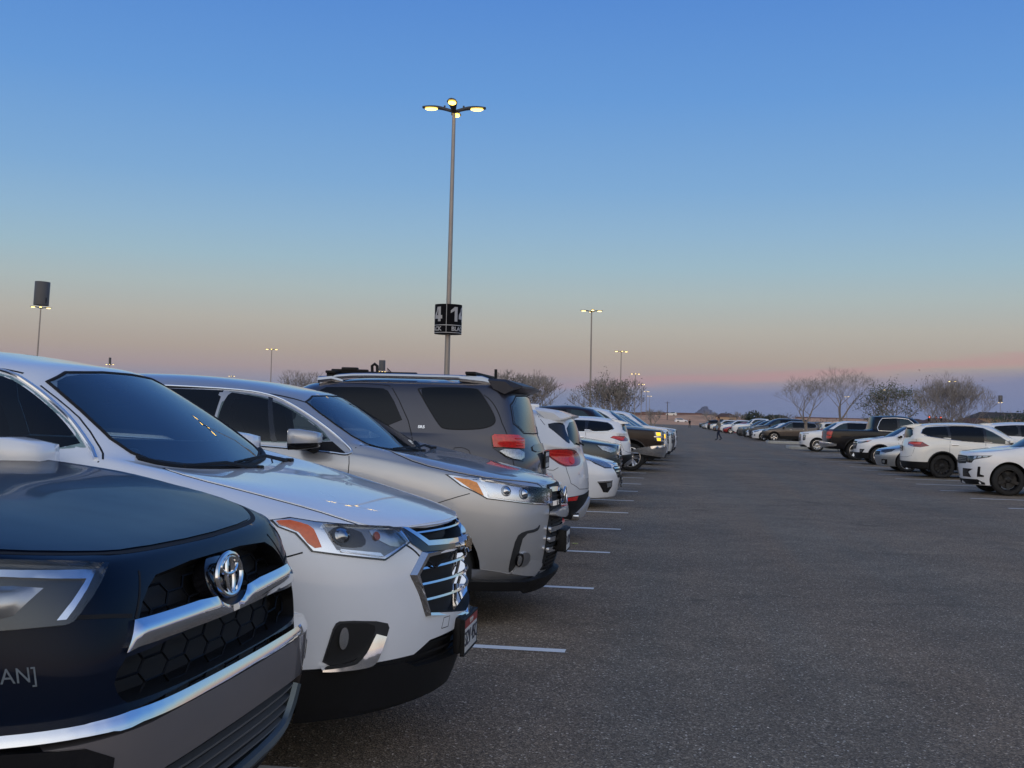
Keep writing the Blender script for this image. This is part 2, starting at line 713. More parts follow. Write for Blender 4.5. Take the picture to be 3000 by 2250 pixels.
# ------------------------------------------------------------------ generic car builder
def car_rings(d):
    F = d['L'] / 2
    R = -F
    fk = d.get('fk', (.10, .40))
    W = d['w']
    zb = d.get('zb', .24)
    bf, br = d.get('bf', .55), d.get('br', .35)
    af, ar = d['af'], d['ar']
    cow, hdr, rr, bl = d['cowl'], d['hdr'], d['rroof'], d['blight']   # (x,z): cowl, windshield top, roof rear, backlight base
    lip = d['lip']          # (dx back from F, z)
    A = cow[0] - d.get('aback', .40)   # A pillar base x
    xs = [af + .02, A - .05, lerp(A, ar, .35), lerp(A, ar, .75), ar, ar - .48]
    if xs[5] < R + br + .05:
        xs[5] = R + br + .05
        xs[4] = max(xs[4], xs[5] + .25)
    zl, zm = d.get('zl', .50), d.get('zm', .74)
    belt = d['belt']        # list (x,z)
    bz = lambda x: interp(sorted(belt), x)
    rings = []
    rings.append(ring(F - .40, R + .40, 0, bf, br, zb + .02, xs, fk=fk))
    rings.append(ring(F - d.get('b1', .24), R + .2, W - .16, bf, br, zb, xs, fk=fk))
    zb2 = d.get('zbl', [(R, zb + .04), (-1, zb), (1, zb), (F, zb)])
    rings.append(ring(F - d.get('b2', .10), R + d.get('r2', .08), W - .04, bf, br, sorted(zb2), xs, fk=fk))
    rings.append(ring(F - d.get('b3', .02), R + d.get('r3', .0), W - .012, bf, br, d.get('zll', zl), xs, fk=fk))
    rings.append(ring(F - d.get('b4', 0.), R + d.get('r4', .02), W, bf * d.get('k4', 1.), br, zm, xs, fk=fk))
    lipz = lip[1]
    tz = d.get('tailz', bl[1] - .12)
    zsh = sorted([(F, lipz - d.get('lipd', .07)), (F - bf, lipz - d.get('lipd', .07) - .01), (A, bz(A) - .13), (0, bz(0) - .13), (ar, bz(ar) - .13), (R + br, tz - .10), (R, tz - .1)])
    rings.append(ring(F - d.get('b5', lip[0] * .45), R + d.get('r5', .04), W - d.get('w5', .005), bf, br, zsh, xs, fk=fk))
    h6 = d.get('edge', .03)
    z6 = sorted([(F, lipz), (F - bf, lipz - h6 + .01), (af, lerp(lipz, bz(A), .55) - .01), (A, bz(A) - .02), (0, bz(0) - .02), (ar, bz(ar) - .02), (R + br, tz), (R, tz)])
    rings.append(ring(F - lip[0], R + d.get('r6', .07), W - d.get('w6', .05), bf * d.get('k6', .95), br, z6, xs, fk=fk))
    gw = d.get('gw', W - .075)
    g = ring(cow[0], bl[0], gw, d.get('aback', .40), d.get('gbr', .18), belt, None)
    g[0].z = cow[1] + .01
    g[1].z = cow[1] + .005
    g[2].z = lerp(cow[1], bz(A), .5)
    for i in (10, 11, 12, 13):
        g[i].z = bl[1]
    r6 = rings[6]
    mid = []
    for c in range(NC):
        t = .55 if c < 4 else (.7 if c < 10 else .5)
        p = r6[c].lerp(g[c], t)
        if c < 4:
            p.z += d.get('hcrown', .035) * (1 if c < 3 else .3)
        mid.append(p)
    rings.append(mid)
    rings.append(g)
    rw = d['rw']
    rf = d.get('hback', .22)
    top = ring(hdr[0], rr[0], rw, rf, d.get('rbr', .12), d['roof'], None)
    for i in (0, 1):
        top[i].z = hdr[1]
    top[2].z = hdr[1] - .012
    top[3].z = hdr[1] - .03 + .0
    for i in range(4, 10):
        top[i].z -= d.get('rdrop', .04)
    top[10].z = rr[1] - .03
    top[11].z = rr[1] - .015
    top[12].z = rr[1]
    top[13].z = rr[1]
    m9 = []
    for c in range(NC):
        p = g[c].lerp(top[c], .5)
        k = d.get('gbow', .022)
        if c >= 3 and c <= 10:
            p.y += k
        if c < 4:
            p.x += .03
            p.z += .008
        if c > 10:
            p.x -= .02
        m9.append(p)
    rings.append(m9)
    rings.append(top)
    inn = []
    for c in range(NC):
        p = top[c]
        x = lerp(p.x, (hdr[0] + rr[0]) / 2, .18)
        z = interp(sorted(d['roof']), x) - .006
        inn.append(Vector((x, p.y * .72, z)))
    rings.append(inn)
    last = []
    for c in range(NC):
        x = lerp(top[c].x, (hdr[0] + rr[0]) / 2, .30)
        last.append(Vector((x, 0, interp(sorted(d['roof']), x) + d.get('rcrown', .004))))
    rings.append(last)
    for (r, c), (dx, dy, dz) in d.get('ov', {}).items():
        cs = range(NC) if c == 'all' else (c if isinstance(c, tuple) else (c,))
        for cc in cs:
            rings[r][cc] = rings[r][cc] + Vector((dx, dy, dz))
    return rings


def make_body(d, root, level=3, holes=True):
    rings = car_rings(d)
    cr = {2: [(0, 13, .55)], 6: [(0, 4, .45), (4, 9, .35)], 8: [(0, 13, .45)], 10: [(0, 3, .35), (3, 10, .35), (10, 13, .7)], 5: [(10, 13, .3)], 1: [(0, 13, .3)]}
    cr.update(d.get('creases', {}))
    rm = d.get('rowmat', {0: 1, 1: 1})
    me = loft_body(rings, cr, rm, level)
    car = Car(root, me)
    car.d = d
    cut = []
    W = d['w']
    wr = d['tr'] + d.get('wgap', .055)
    for ax in (d['af'], d['ar']):
        for s in (1, -1):
            cut.append(cyl_y(ax, d['tr'] + d.get('wup', .01), wr, s * (W - .34), s * (W + .3)))
    for (poly, ax, a, b) in d.get('cuts', []):
        cut.append(prism(poly, ax, a, b))
    body = bool_diff(me, cut) if holes else me
    if d.get('cabin'):
        # hollow cabin and real window openings
        B = d['cabin']
        cow, hdr, rr, bl = d['cowl'], d['hdr'], d['rroof'], d['blight']
        bw, tw = d.get('gw', W - .075) - .07, d['rw'] - .13
        zf = B.get('floor', .55)
        pts = []
        prof = [(cow[0] - .22, zf), (cow[0] - .12, cow[1] - .06), (hdr[0] - .14, hdr[1] - .07), (rr[0] + .22, rr[1] - .07), (bl[0] + .25, bl[1]), (bl[0] + .25, zf)]
        n = len(prof)
        v, f = [], []
        for s in (1, -1):
            for (x, z) in prof:
                y = bw if z < 1.25 * d.get('zk', 1) else tw
                v.append((x, s * y, z))
        for k in range(n):
            f.append((k, (k + 1) % n, n + (k + 1) % n, n + k))
        f.append(tuple(range(n)))
        f.append(tuple(range(n, 2 * n)))
        cc = [(v, f)]
        for w in B['side']:
            p = smooth_poly(w, 2)
            cc.append(prism(p, 1, .45, 1.3))
            cc.append(prism(p, 1, -1.3, -.45))
        if 'front' in B:
            cc.append(prism(smooth_poly(B['front'], 2), 0, B.get('fx', hdr[0] - .35), 3))
        if 'rear' in B:
            cc.append(prism(smooth_poly(B['rear'], 2), 0, rr[0] + .5, -3.5))
        body = bool_diff(body, cc)
    car.body = body
    return car


def finish_body(car, name, mat, second=BLACK_PL):
    me = car.body
    idx = [0] * len(me.polygons)
    me.polygons.foreach_get('material_index', idx)
    me.materials.clear()
    for m in (mat, second, SEAM):
        me.materials.append(m)
    me.polygons.foreach_set('material_index', [min(i, 1) for i in idx])
    if car.extra_f:
        bm = bmesh.new()
        bm.from_mesh(me)
        vs = [bm.verts.new(v) for v in car.extra_v]
        for f in car.extra_f:
            fc = bm.faces.new([vs[i] for i in f])
            fc.material_index = 2
        bm.to_mesh(me)
        bm.free()
    me.polygons.foreach_set('use_smooth', [True] * len(me.polygons))
    o = link(bpy.data.objects.new(name, me), car.root)
    sharp(o, 50)
    return o


def make_wheel(root, x, y, r, w, style, rimmat, steer=0.0):
    """tyre with tread grooves; rim with spokes as its sub-part. y sign gives the side"""
    s = 1 if y > 0 else -1
    t = MB()
    rr = r * .70 if style != 'small' else r * .62
    prof = [(rr, -w * .42), (rr + .012, -w * .5), (r - .05, -w * .52), (r - .015, -w * .44), (r, -w * .36), (r, -w * .14), (r - .01, -w * .13), (r - .01, -w * .10),
            (r, -w * .09), (r, w * .09), (r - .01, w * .10), (r - .01, w * .13), (r, w * .14), (r, w * .36), (r - .015, w * .44), (r - .05, w * .52), (rr + .012, w * .5), (rr, w * .42), (rr - .02, 0)]
    M = Matrix.Rotation(-PI / 2 * s, 4, 'X')
    t.lathe(prof, 40, M, closed=True)
    tyre = t.build('wheel', RUBBER, root, True)
    tyre.location = (x, y, r)
    tyre.rotation_euler = (0, 0, steer)
    rim = MB()
    M2 = M
    # barrel and lip
    rim.lathe([(rr + .004, w * .46), (rr - .012, w * .47), (rr - .022, w * .40), (rr - .03, -w * .3), (rr - .02, -w * .4), (rr, -w * .4)], 40, M2, closed=True)
    # hub
    rim.lathe([(.0, w * .30), (.035, w * .30), (.042, w * .27), (.085, w * .22), (.095, w * .10), (.0, w * .10)], 16, M2)

    def spoke(a, wa, wb, za, zb, th=.022, r0=.07):
        pts = []
        for (rad, hw, z) in ((r0, wa, za), ((r0 + rr) * .5, lerp(wa, wb, .5), za + .004), (rr - .018, wb, zb)):
            pts.append((rad, hw, z))
        v = []
        for (rad, hw, z) in pts:
            for (q, zz) in ((-hw, z), (hw, z), (hw * .8, z - th), (-hw * .8, z - th)):
                p = Vector((rad * math.cos(a) - q * math.sin(a), rad * math.sin(a) + q * math.cos(a), zz))
                v.append(M2 @ p)
        f = []
        for i in range(len(pts) - 1):
            for j in range(4):
                f.append((i * 4 + j, i * 4 + (j + 1) % 4, i * 4 + 4 + (j + 1) % 4, i * 4 + 4 + j))
        f.append((0, 1, 2, 3))
        f.append((8, 9, 10, 11))
        rim.add(v, f)
    if style == 'split6':
        for k in range(6):
            for o in (-.17, .17):
                spoke(2 * PI * k / 6 + o, .026, .028, w * .25, w * .40)
    elif style == 'five':
        for k in range(5):
            spoke(2 * PI * k / 5 + .3, .045, .032, w * .24, w * .38)
    elif style == 'six':
        for k in range(6):
            spoke(2 * PI * k / 6, .040, .048, w * .24, w * .38)
    elif style == 'ten':
        for k in range(5):
            for o in (-.2, .2):
                spoke(2 * PI * k / 5 + o, .022, .018, w * .24, w * .40)
    elif style == 'many':
        for k in range(14):
            spoke(2 * PI * k / 14, .013, .012, w * .22, w * .40)
    else:
        for k in range(7):
            spoke(2 * PI * k / 7, .03, .03, w * .22, w * .36)
    ro = rim.build('rim', rimmat, tyre, True)
    # dark brake disc behind the spokes
    dk = MB().lathe([(0, w * .02), (rr * .80, w * .02), (rr * .80, -w * .08), (0, -w * .08)], 24, M2)
    dk.build('brake_disc', principled('brake_steel', (.03, .03, .032), .5, metal=.4), tyre, True)
    return tyre


def wheels(root, d, style, rimmat, steer=0.0):
    for ax in (d['af'], d['ar']):
        for s in (1, -1):
            make_wheel(root, ax, s * (d['w'] - d.get('wi', .045) - d['tw'] / 2), d['tr'], d['tw'], style, rimmat, steer if ax > 0 else 0)


def mirrors(car, x, z, y, mat, cap=None, size=(.16, .22, .15), sy=(1, -1), arm=True):
    for s in sy:
        m = MB()
        bm = bmesh.new()
        bmesh.ops.create_cube(bm, size=1)
        for v in bm.verts:
            k = 1.0 if v.co.x < 0 else .62
            v.co = Vector((v.co.x * size[0], v.co.y * size[1] * k, v.co.z * size[2] * k))
        bmesh.ops.subdivide_edges(bm, edges=list(bm.edges), cuts=2, use_grid_fill=True)
        for _ in range(2):
            bmesh.ops.smooth_vert(bm, verts=list(bm.verts), factor=.35, use_axis_x=True, use_axis_y=True, use_axis_z=True)
        bm.verts.index_update()
        C = Vector((x, s * (y + size[1] * .45), z))
        cut = -size[2] * .0
        up = [f for f in bm.faces]
        V = [C + v.co for v in bm.verts]
        o = mesh_obj('mirror', V, [[v.index for v in f.verts] for f in up], mat, car.root, True,
                     mats=[mat, cap or BLACK_PL], midx=[1 if f.calc_center_median().z < cut else 0 for f in up])
        bm.free()
        MB().box(C + Vector((-size[0] * .44, 0, 0)), (.012, size[1] * .8, size[2] * .72), .004).build('mirror_glass', CHROME, o, True)
        MB().tube([(x + .02, s * (y - .07), z - size[2] * .42), (x, s * (y + .06), z - size[2] * .30)], [.04, .03], 8).build('mirror_arm', BLACK_PL, o, True)


def cabin_fit(root, d, seats=True, sx=None, wheel_side=1, dashz=None):
    """dashboard, seats and steering wheel seen through clear glass"""
    cow = d['cowl']
    W = d.get('gw', d['w'] - .075) - .12
    dz = dashz or cow[1] - .10
    c = MB()
    c.box((cow[0] - .42, 0, dz - .14), (.55, W * 1.9, .26), .06)
    c.build('dashboard', CABIN, root, True)
    sx = sx if sx is not None else cow[0] - 1.35
    for y in (.38, -.38):
        s = MB()
        R = Matrix.Rotation(math.radians(-14), 3, 'Y')
        s.box((sx + .05, y, .72), (.5, .5, .16), .06)
        s.box((sx - .27, y, 1.06), (.15, .48, .62), .06, R)
        s.box((sx - .37, y, dz + .36), (.10, .27, .18), .045, R)
        s.build('front_seat', CABIN, root, True)
    for y in (.36, -.36):
        s = MB()
        R = Matrix.Rotation(math.radians(-14), 3, 'Y')
        s.box((sx - 1.2, y, 1.02), (.15, .52, .6), .06, R)
        s.box((sx - 1.29, y, dz + .30), (.10, .27, .16), .045, R)
        s.build('rear_seat', CABIN, root, True)
    st = MB()
    R = Matrix.Rotation(math.radians(-62), 3, 'Y')
    C = Vector((cow[0] - .80, .38 * wheel_side, dz - .02))
    pts = [C + R @ Vector((.19 * math.cos(2 * PI * k / 28), .19 * math.sin(2 * PI * k / 28), 0)) for k in range(29)]
    st.tube(pts, .018, 8, False)
    st.box(C, (.14, .13, .05), .02, R)
    st.box(C, (.03, .36, .02), .006, R)
    st.build('steering_wheel', BLACK_PL, root, True)


def plate(root, x, y, z, face, top=None, main='', w=.305, h=.152, small='', mat=None, tilt=0.0):
    """licence plate with frame and raised characters; face +1 looks forward"""
    e = MB().box((x, y, z), (.012, w, h), .003).build('licence_plate', mat or WHITEP, root, True)
    fr = MB()
    for (cy, cz, dy, dz) in ((0, h / 2, w + .02, .012), (0, -h / 2, w + .02, .012), (w / 2, 0, .012, h), (-w / 2, 0, .012, h)):
        fr.box((x - face * .002, y + cy, z + cz), (.02, dy, dz), .003)
    fr.build('plate_frame', BLACK_PL, e)
    if top:
        MB().box((x + face * .0068, y, z + h * .36), (.002, w * .96, h * .24)).build('plate_band', top, e)
    for (tx, sz, dz, mt) in ((main, .092, -.014 if top else 0, principled('plate_ink', (.03, .03, .05), .5)), (small, .03, h * .36, WHITEP)):
        if not tx:
            continue
        me = text_mesh(tx, sz, .0008)
        M = Matrix(((0, 0, face, x + face * .0085), (face, 0, 0, y), (0, 1, 0, z + dz), (0, 0, 0, 1)))
        xs = [v.co.x for v in me.vertices]
        k = min(1.0, w * .92 / max(.01, max(xs) - min(xs)))
        me.transform(Matrix.Diagonal((k, 1, 1, 1)))
        me.transform(M)
        me.materials.append(mt)
        link(bpy.data.objects.new('plate_lettering', me), e)
    return e


# ------------------------------------------------------------------ camera, sky
CAM_F, CAM_H = 3300.0, 1.525


def setup_camera():
    cam = bpy.data.cameras.new('Camera')
    cam.sensor_width = 36
    cam.lens = CAM_F / 3000 * 36
    cam.clip_end = 30000
    cam.clip_start = .05
    o = link(bpy.data.objects.new('Camera', cam))
    yaw, pitch, roll = math.radians(-8.0546), math.radians(1.6015), math.radians(1.509)
    f = Vector((math.sin(yaw) * math.cos(pitch), math.cos(yaw) * math.cos(pitch), math.sin(pitch)))
    r = Vector((math.cos(yaw), -math.sin(yaw), 0))
    u = r.cross(f)
    r2 = r * math.cos(roll) + u * math.sin(roll)
    u2 = -r * math.sin(roll) + u * math.cos(roll)
    M = Matrix(((r2.x, u2.x, -f.x, 0), (r2.y, u2.y, -f.y, 0), (r2.z, u2.z, -f.z, CAM_H), (0, 0, 0, 1)))
    o.matrix_world = M
    SC.camera = o


def setup_world():
    w = bpy.data.worlds.new('World')
    SC.world = w
    w.use_nodes = True
    nt = w.node_tree
    for n in list(nt.nodes):
        nt.nodes.remove(n)
    N, L = nt.nodes.new, nt.links.new
    out = N('ShaderNodeOutputWorld')
    bg = N('ShaderNodeBackground')
    L(bg.outputs[0], out.inputs[0])
    tc = N('ShaderNodeTexCoord')
    sep = N('ShaderNodeSeparateXYZ')
    L(tc.outputs['Generated'], sep.inputs[0])

    def math_(op, a, b=None, clamp=False):
        n = N('ShaderNodeMath')
        n.operation = op
        n.use_clamp = clamp
        for i, v in enumerate((a, b)):
            if v is None:
                continue
            if isinstance(v, (int, float)):
                n.inputs[i].default_value = v
            else:
                L(v, n.inputs[i])
        return n.outputs[0]
    el = math_('ARCSINE', sep.outputs['Z'])
    deg = math_('MULTIPLY', el, 180 / PI)
    # azimuth from +Y, positive to the right
    az = math_('ARCTAN2', sep.outputs['X'], sep.outputs['Y'])
    # elevation gradient of the eastern twilight sky
    t = math_('DIVIDE', math_('ADD', deg, 2.0), 62.0, True)
    ramp = N('ShaderNodeValToRGB')
    ramp.color_ramp.interpolation = 'LINEAR'
    E_ = ramp.color_ramp.elements

    def srgb(r, g, b):
        f = lambda c: (c / 255 / 12.92) if c / 255 <= .04045 else ((c / 255 + .055) / 1.055) ** 2.4
        return (f(r), f(g), f(b), 1)
    STOPS = [(-2, (108, 130, 165)), (0.4, (108, 130, 165)), (1.3, (132, 138, 163)), (2.1, (160, 146, 151)), (3.0, (168, 156, 149)), (4.5, (174, 171, 165)), (6.1, (166, 180, 183)), (7.6, (152, 181, 197)), (9.2, (140, 176, 205)),
             (11.5, (122, 166, 210)), (15.9, (98, 150, 212)), (20.8, (81, 134, 207)), (30, (66, 114, 190)), (60, (56, 92, 150))]
    while len(E_) < len(STOPS):
        E_.new(.5)
    for e, (dg, c) in zip(E_, STOPS):
        e.position = (dg + 2) / 62
        e.color = srgb(*c)
    L(t, ramp.inputs[0])
    # low cloud bank: blue-grey band with a pink upper edge, thicker to the right
    comb = N('ShaderNodeCombineXYZ')
    L(math_('MULTIPLY', az, 3.6), comb.inputs[0])
    L(math_('MULTIPLY', deg, .55), comb.inputs[1])
    nz = N('ShaderNodeTexNoise')
    nz.inputs['Scale'].default_value = 1.6
    nz.inputs['Detail'].default_value = 5
    nz.inputs['Roughness'].default_value = .55
    L(comb.outputs[0], nz.inputs['Vector'])
    wob = math_('MULTIPLY', math_('SUBTRACT', nz.outputs['Fac'], .5), 1.3)
    edge = N('ShaderNodeMapRange')
    edge.inputs['From Min'].default_value = -.45
    edge.inputs['From Max'].default_value = .30
    edge.inputs['To Min'].default_value = -.1
    edge.inputs['To Max'].default_value = 2.95
    L(az, edge.inputs['Value'])
    dlt = math_('SUBTRACT', math_('ADD', edge.outputs[0], wob), deg)
    cm = N('ShaderNodeMapRange')
    cm.interpolation_type = 'SMOOTHSTEP'
    cm.inputs['From Min'].default_value = -.15
    cm.inputs['From Max'].default_value = .85
    L(dlt, cm.inputs['Value'])
    pink = N('ShaderNodeMapRange')
    pink.interpolation_type = 'SMOOTHSTEP'
    pink.inputs['From Min'].default_value = .42
    pink.inputs['From Max'].default_value = 0.0
    L(math_('ABSOLUTE', math_('ADD', dlt, .25)), pink.inputs['Value'])
    azr = N('ShaderNodeMapRange')
    azr.interpolation_type = 'SMOOTHSTEP'
    azr.inputs['From Min'].default_value = -.26
    azr.inputs['From Max'].default_value = .08
    L(az, azr.inputs['Value'])

    def mix(fac, a, b, mode='MIX'):
        n = N('ShaderNodeMix')
        n.data_type = 'RGBA'
        n.blend_type = mode
        if isinstance(fac, float):
            n.inputs['Factor'].default_value = fac
        else:
            L(fac, n.inputs['Factor'])
        for k, v in (('A', a), ('B', b)):
            if isinstance(v, tuple):
                n.inputs[k].default_value = v
            else:
                L(v, n.inputs[k])
        return n.outputs['Result']
    c = mix(math_('MULTIPLY', math_('MULTIPLY', cm.outputs[0], azr.outputs[0]), .86), ramp.outputs[0], srgb(112, 125, 164))
    c = mix(math_('MULTIPLY', math_('MULTIPLY', pink.outputs[0], azr.outputs[0]), .52), c, srgb(182, 139, 146))
    # western afterglow behind the photographer
    west = math_('MULTIPLY', sep.outputs['Y'], -1.0)
    wf = N('ShaderNodeMapRange')
    wf.interpolation_type = 'SMOOTHSTEP'
    wf.inputs['From Min'].default_value = -.58
    wf.inputs['From Max'].default_value = .95
    L(west, wf.inputs['Value'])
    gr = N('ShaderNodeValToRGB')
    gr.color_ramp.interpolation = 'EASE'
    G = gr.color_ramp.elements
    ST2 = [(-2, (.25, .21, .18)), (2.0, (1.12, .92, .74)), (9, (1.22, 1.10, .98)), (20, (1.04, 1.06, 1.09)), (38, (.80, .86, .97)), (60, (.32, .40, .56))]
    while len(G) < len(ST2):
        G.new(.5)
    for e, (dg, cc) in zip(G, ST2):
        e.position = (dg + 2) / 62
        e.color = (*cc, 1)
    L(t, gr.inputs[0])
    c = mix(wf.outputs[0], c, gr.outputs[0])
    # a share of physical sky light with the sun just on the western horizon
    sky = N('ShaderNodeTexSky')
    sky.sky_type = 'NISHITA'
    sky.sun_disc = False
    sky.sun_elevation = SUN_EL
    sky.sun_rotation = SUN_ROT
    sk = N('ShaderNodeVectorMath')
    sk.operation = 'SCALE'
    L(sky.outputs[0], sk.inputs[0])
    sk.inputs['Scale'].default_value = .01
    c = mix(1.0, c, sk.outputs[0], 'ADD')
    L(c, bg.inputs['Color'])
    bg.inputs['Strength'].default_value = 1.0


SUN_EL = math.radians(3)
SUN_ROT = math.radians(190)     # behind the camera


def setup_sun():
    l = bpy.data.lights.new('sun', 'SUN')
    l.energy = .12
    l.angle = math.radians(35)
    l.color = (1, .74, .5)
    o = link(bpy.data.objects.new('sun', l))
    a = SUN_ROT
    e = math.radians(7)
    d = Vector((math.sin(a) * math.cos(e), math.cos(a) * math.cos(e), math.sin(e)))   # towards the sun
    o.rotation_euler = d.to_track_quat('Z', 'Y').to_euler()


def setup_view():
    v = SC.view_settings
    v.view_transform = 'Standard'
    v.look = 'None'
    v.exposure = 0
    v.gamma = 1
    SC.cycles.use_adaptive_sampling = True
    SC.cycles.max_bounces = 8
    SC.cycles.transparent_max_bounces = 12
    SC.cycles.use_denoising = True
    SC.cycles.sample_clamp_indirect = 6


# ------------------------------------------------------------------ ground
def asphalt_mat():
    m, nt, out = new_mat('asphalt')
    N, L = nt.nodes.new, nt.links.new
    b = N('ShaderNodeBsdfPrincipled')
    L(b.outputs[0], out.inputs[0])
    tc = N('ShaderNodeTexCoord')

    def noise(sc, det, rough=.5):
        n = N('ShaderNodeTexNoise')
        n.inputs['Scale'].default_value = sc
        n.inputs['Detail'].default_value = det
        n.inputs['Roughness'].default_value = rough
        L(tc.outputs['Object'], n.inputs['Vector'])
        return n.outputs['Fac']

    def ramp(v, stops):
        r = N('ShaderNodeValToRGB')
        while len(r.color_ramp.elements) < len(stops):
            r.color_ramp.elements.new(.5)
        for e, (p, c) in zip(r.color_ramp.elements, stops):
            e.position = p
            e.color = (c, c, c, 1) if isinstance(c, float) else (*c, 1)
        L(v, r.inputs[0])
        return r.outputs[0]

    def mul(a, b2, f=1.0, mode='MULTIPLY'):
        n = N('ShaderNodeMix')
        n.data_type = 'RGBA'
        n.blend_type = mode
        if isinstance(f, float):
            n.inputs['Factor'].default_value = f
        else:
            L(f, n.inputs['Factor'])
        for k, v in (('A', a), ('B', b2)):
            if isinstance(v, tuple):
                n.inputs[k].default_value = v
            else:
                L(v, n.inputs[k])
        return n.outputs['Result']
    vo = N('ShaderNodeTexVoronoi')
    vo.inputs['Scale'].default_value = 118
    L(tc.outputs['Object'], vo.inputs['Vector'])
    vo2 = N('ShaderNodeTexVoronoi')
    vo2.inputs['Scale'].default_value = 62
    L(tc.outputs['Object'], vo2.inputs['Vector'])
    stone = N('ShaderNodeSeparateColor')
    L(vo.outputs['Color'], stone.inputs[0])
    stone2 = N('ShaderNodeSeparateColor')
    L(vo2.outputs['Color'], stone2.inputs[0])
    base = ramp(stone.outputs[0], [(0, (.105, .078, .052)), (.45, (.225, .168, .108)), (.88, (.33, .254, .165)), (.972, (.45, .35, .235)), (1, (.95, .82, .64))])
    base = mul(base, ramp(stone2.outputs[1], [(0, .78), (.6, 1.0), (.965, 1.08), (1, 1.7)]))
    base = mul(base, ramp(noise(.35, 5), [(.3, .82), (.7, 1.15)]))
    base = mul(base, ramp(noise(2.2, 6), [(.3, .86), (.7, 1.12)]))
    # long reddish drive lane stain
    mp = N('ShaderNodeMapping')
    mp.inputs['Scale'].default_value = (.9, .05, 1)
    L(tc.outputs['Object'], mp.inputs[0])
    n2 = N('ShaderNodeTexNoise')
    n2.inputs['Scale'].default_value = 1.0
    n2.inputs['Detail'].default_value = 4
    L(mp.outputs[0], n2.inputs[0])
    base = mul(base, ramp(n2.outputs['Fac'], [(.38, (.90, .95, 1.03)), (.62, (1.05, 1.0, .99))]))
    # oil drips
    sp = ramp(noise(.8, 4, .7), [(.61, 1.0), (.70, .66)])
    base = mul(base, sp)
    # hairline cracks
    mc = N('ShaderNodeMapping')
    L(tc.outputs['Object'], mc.inputs[0])
    wn = N('ShaderNodeTexNoise')
    wn.inputs['Scale'].default_value = .9
    wn.inputs['Detail'].default_value = 5
    L(tc.outputs['Object'], wn.inputs[0])
    va = N('ShaderNodeVectorMath')
    va.operation = 'MULTIPLY_ADD'
    L(wn.outputs['Color'], va.inputs[0])
    va.inputs[1].default_value = (1.6, 1.6, 0)
    L(mc.outputs[0], va.inputs[2])
    vc = N('ShaderNodeTexVoronoi')
    vc.feature = 'DISTANCE_TO_EDGE'
    vc.inputs['Scale'].default_value = .16
    L(va.outputs[0], vc.inputs[0])
    crk = ramp(vc.outputs['Distance'], [(0.0, .55), (.004, .72), (.008, 1.0)])
    gate = ramp(noise(.13, 3), [(.50, 0.0), (.60, .8)])
    base = mul(base, crk, gate)
    L(base, b.inputs['Base Color'])
    b.inputs['Roughness'].default_value = .78
    b.inputs['Specular IOR Level'].default_value = .35
    bp = N('ShaderNodeBump')
    bp.inputs['Strength'].default_value = .9
    bp.inputs['Distance'].default_value = .006
    L(vo.outputs['Distance'], bp.inputs['Height'])
    bp2 = N('ShaderNodeBump')
    bp2.inputs['Strength'].default_value = .5
    bp2.inputs['Distance'].default_value = .01
    L(stone2.outputs[0], bp2.inputs['Height'])
    L(bp.outputs[0], bp2.inputs['Normal'])
    L(bp2.outputs[0], b.inputs['Normal'])
    return m


# ------------------------------------------------------------------ near cars
def place(name, x_front, y, L, face, scale=1.0, rz=0.0):
    """empty for a car of the left row: x_front is the end that points at the aisle, face=1 nose out, -1 tail out"""
    e = empty(name, (x_front - L / 2 * scale, y, 0), (0 if face == 1 else PI) + rz)
    e.scale = (scale, scale, scale)
    return e


TRAV = dict(L=5.19, w=.998, af=1.605, ar=-1.465, tr=.385, tw=.255, zb=.25, zl=.47, zm=.72, bf=.62, br=.4, fk=(.15, .46),
            lip=(.09, 1.0), belt=[(2.0, 1.17), (1.2, 1.265), (0, 1.265), (-1.5, 1.28), (-2.6, 1.30)],
            cowl=(1.43, 1.195), hdr=(.80, 1.655), rroof=(-2.36, 1.69), blight=(-2.47, 1.22), aback=.26, hback=.17,
            rw=.67, roof=[(.8, 1.655), (.24, 1.728), (-.3, 1.755), (-.9, 1.765), (-1.7, 1.745), (-2.4, 1.69)], hcrown=.035, edge=-.03, lipd=.05,
            cabin=dict(side=[], front=[(-.80, 1.285), (-.60, 1.225), (0, 1.20), (.60, 1.225), (.80, 1.285), (.60, 1.625), (0, 1.65), (-.60, 1.625)]))
HIGH = dict(L=4.89, w=.963, af=1.515, ar=-1.275, tr=.378, tw=.245, zb=.25, zl=.47, zm=.70, bf=.52, br=.4, fk=(.10, .36),
            lip=(.06, .985), belt=[(2.0, 1.10), (1.1, 1.225), (0, 1.225), (-1.2, 1.25), (-2.4, 1.28)],
            cowl=(1.24, 1.175), hdr=(.56, 1.62), rroof=(-2.2, 1.66), blight=(-2.3, 1.20), aback=.24, hback=.18,
            rw=.66, roof=[(.56, 1.62), (.07, 1.70), (-.4, 1.735), (-.9, 1.745), (-1.6, 1.72), (-2.2, 1.66)], edge=-.03, lipd=.05)
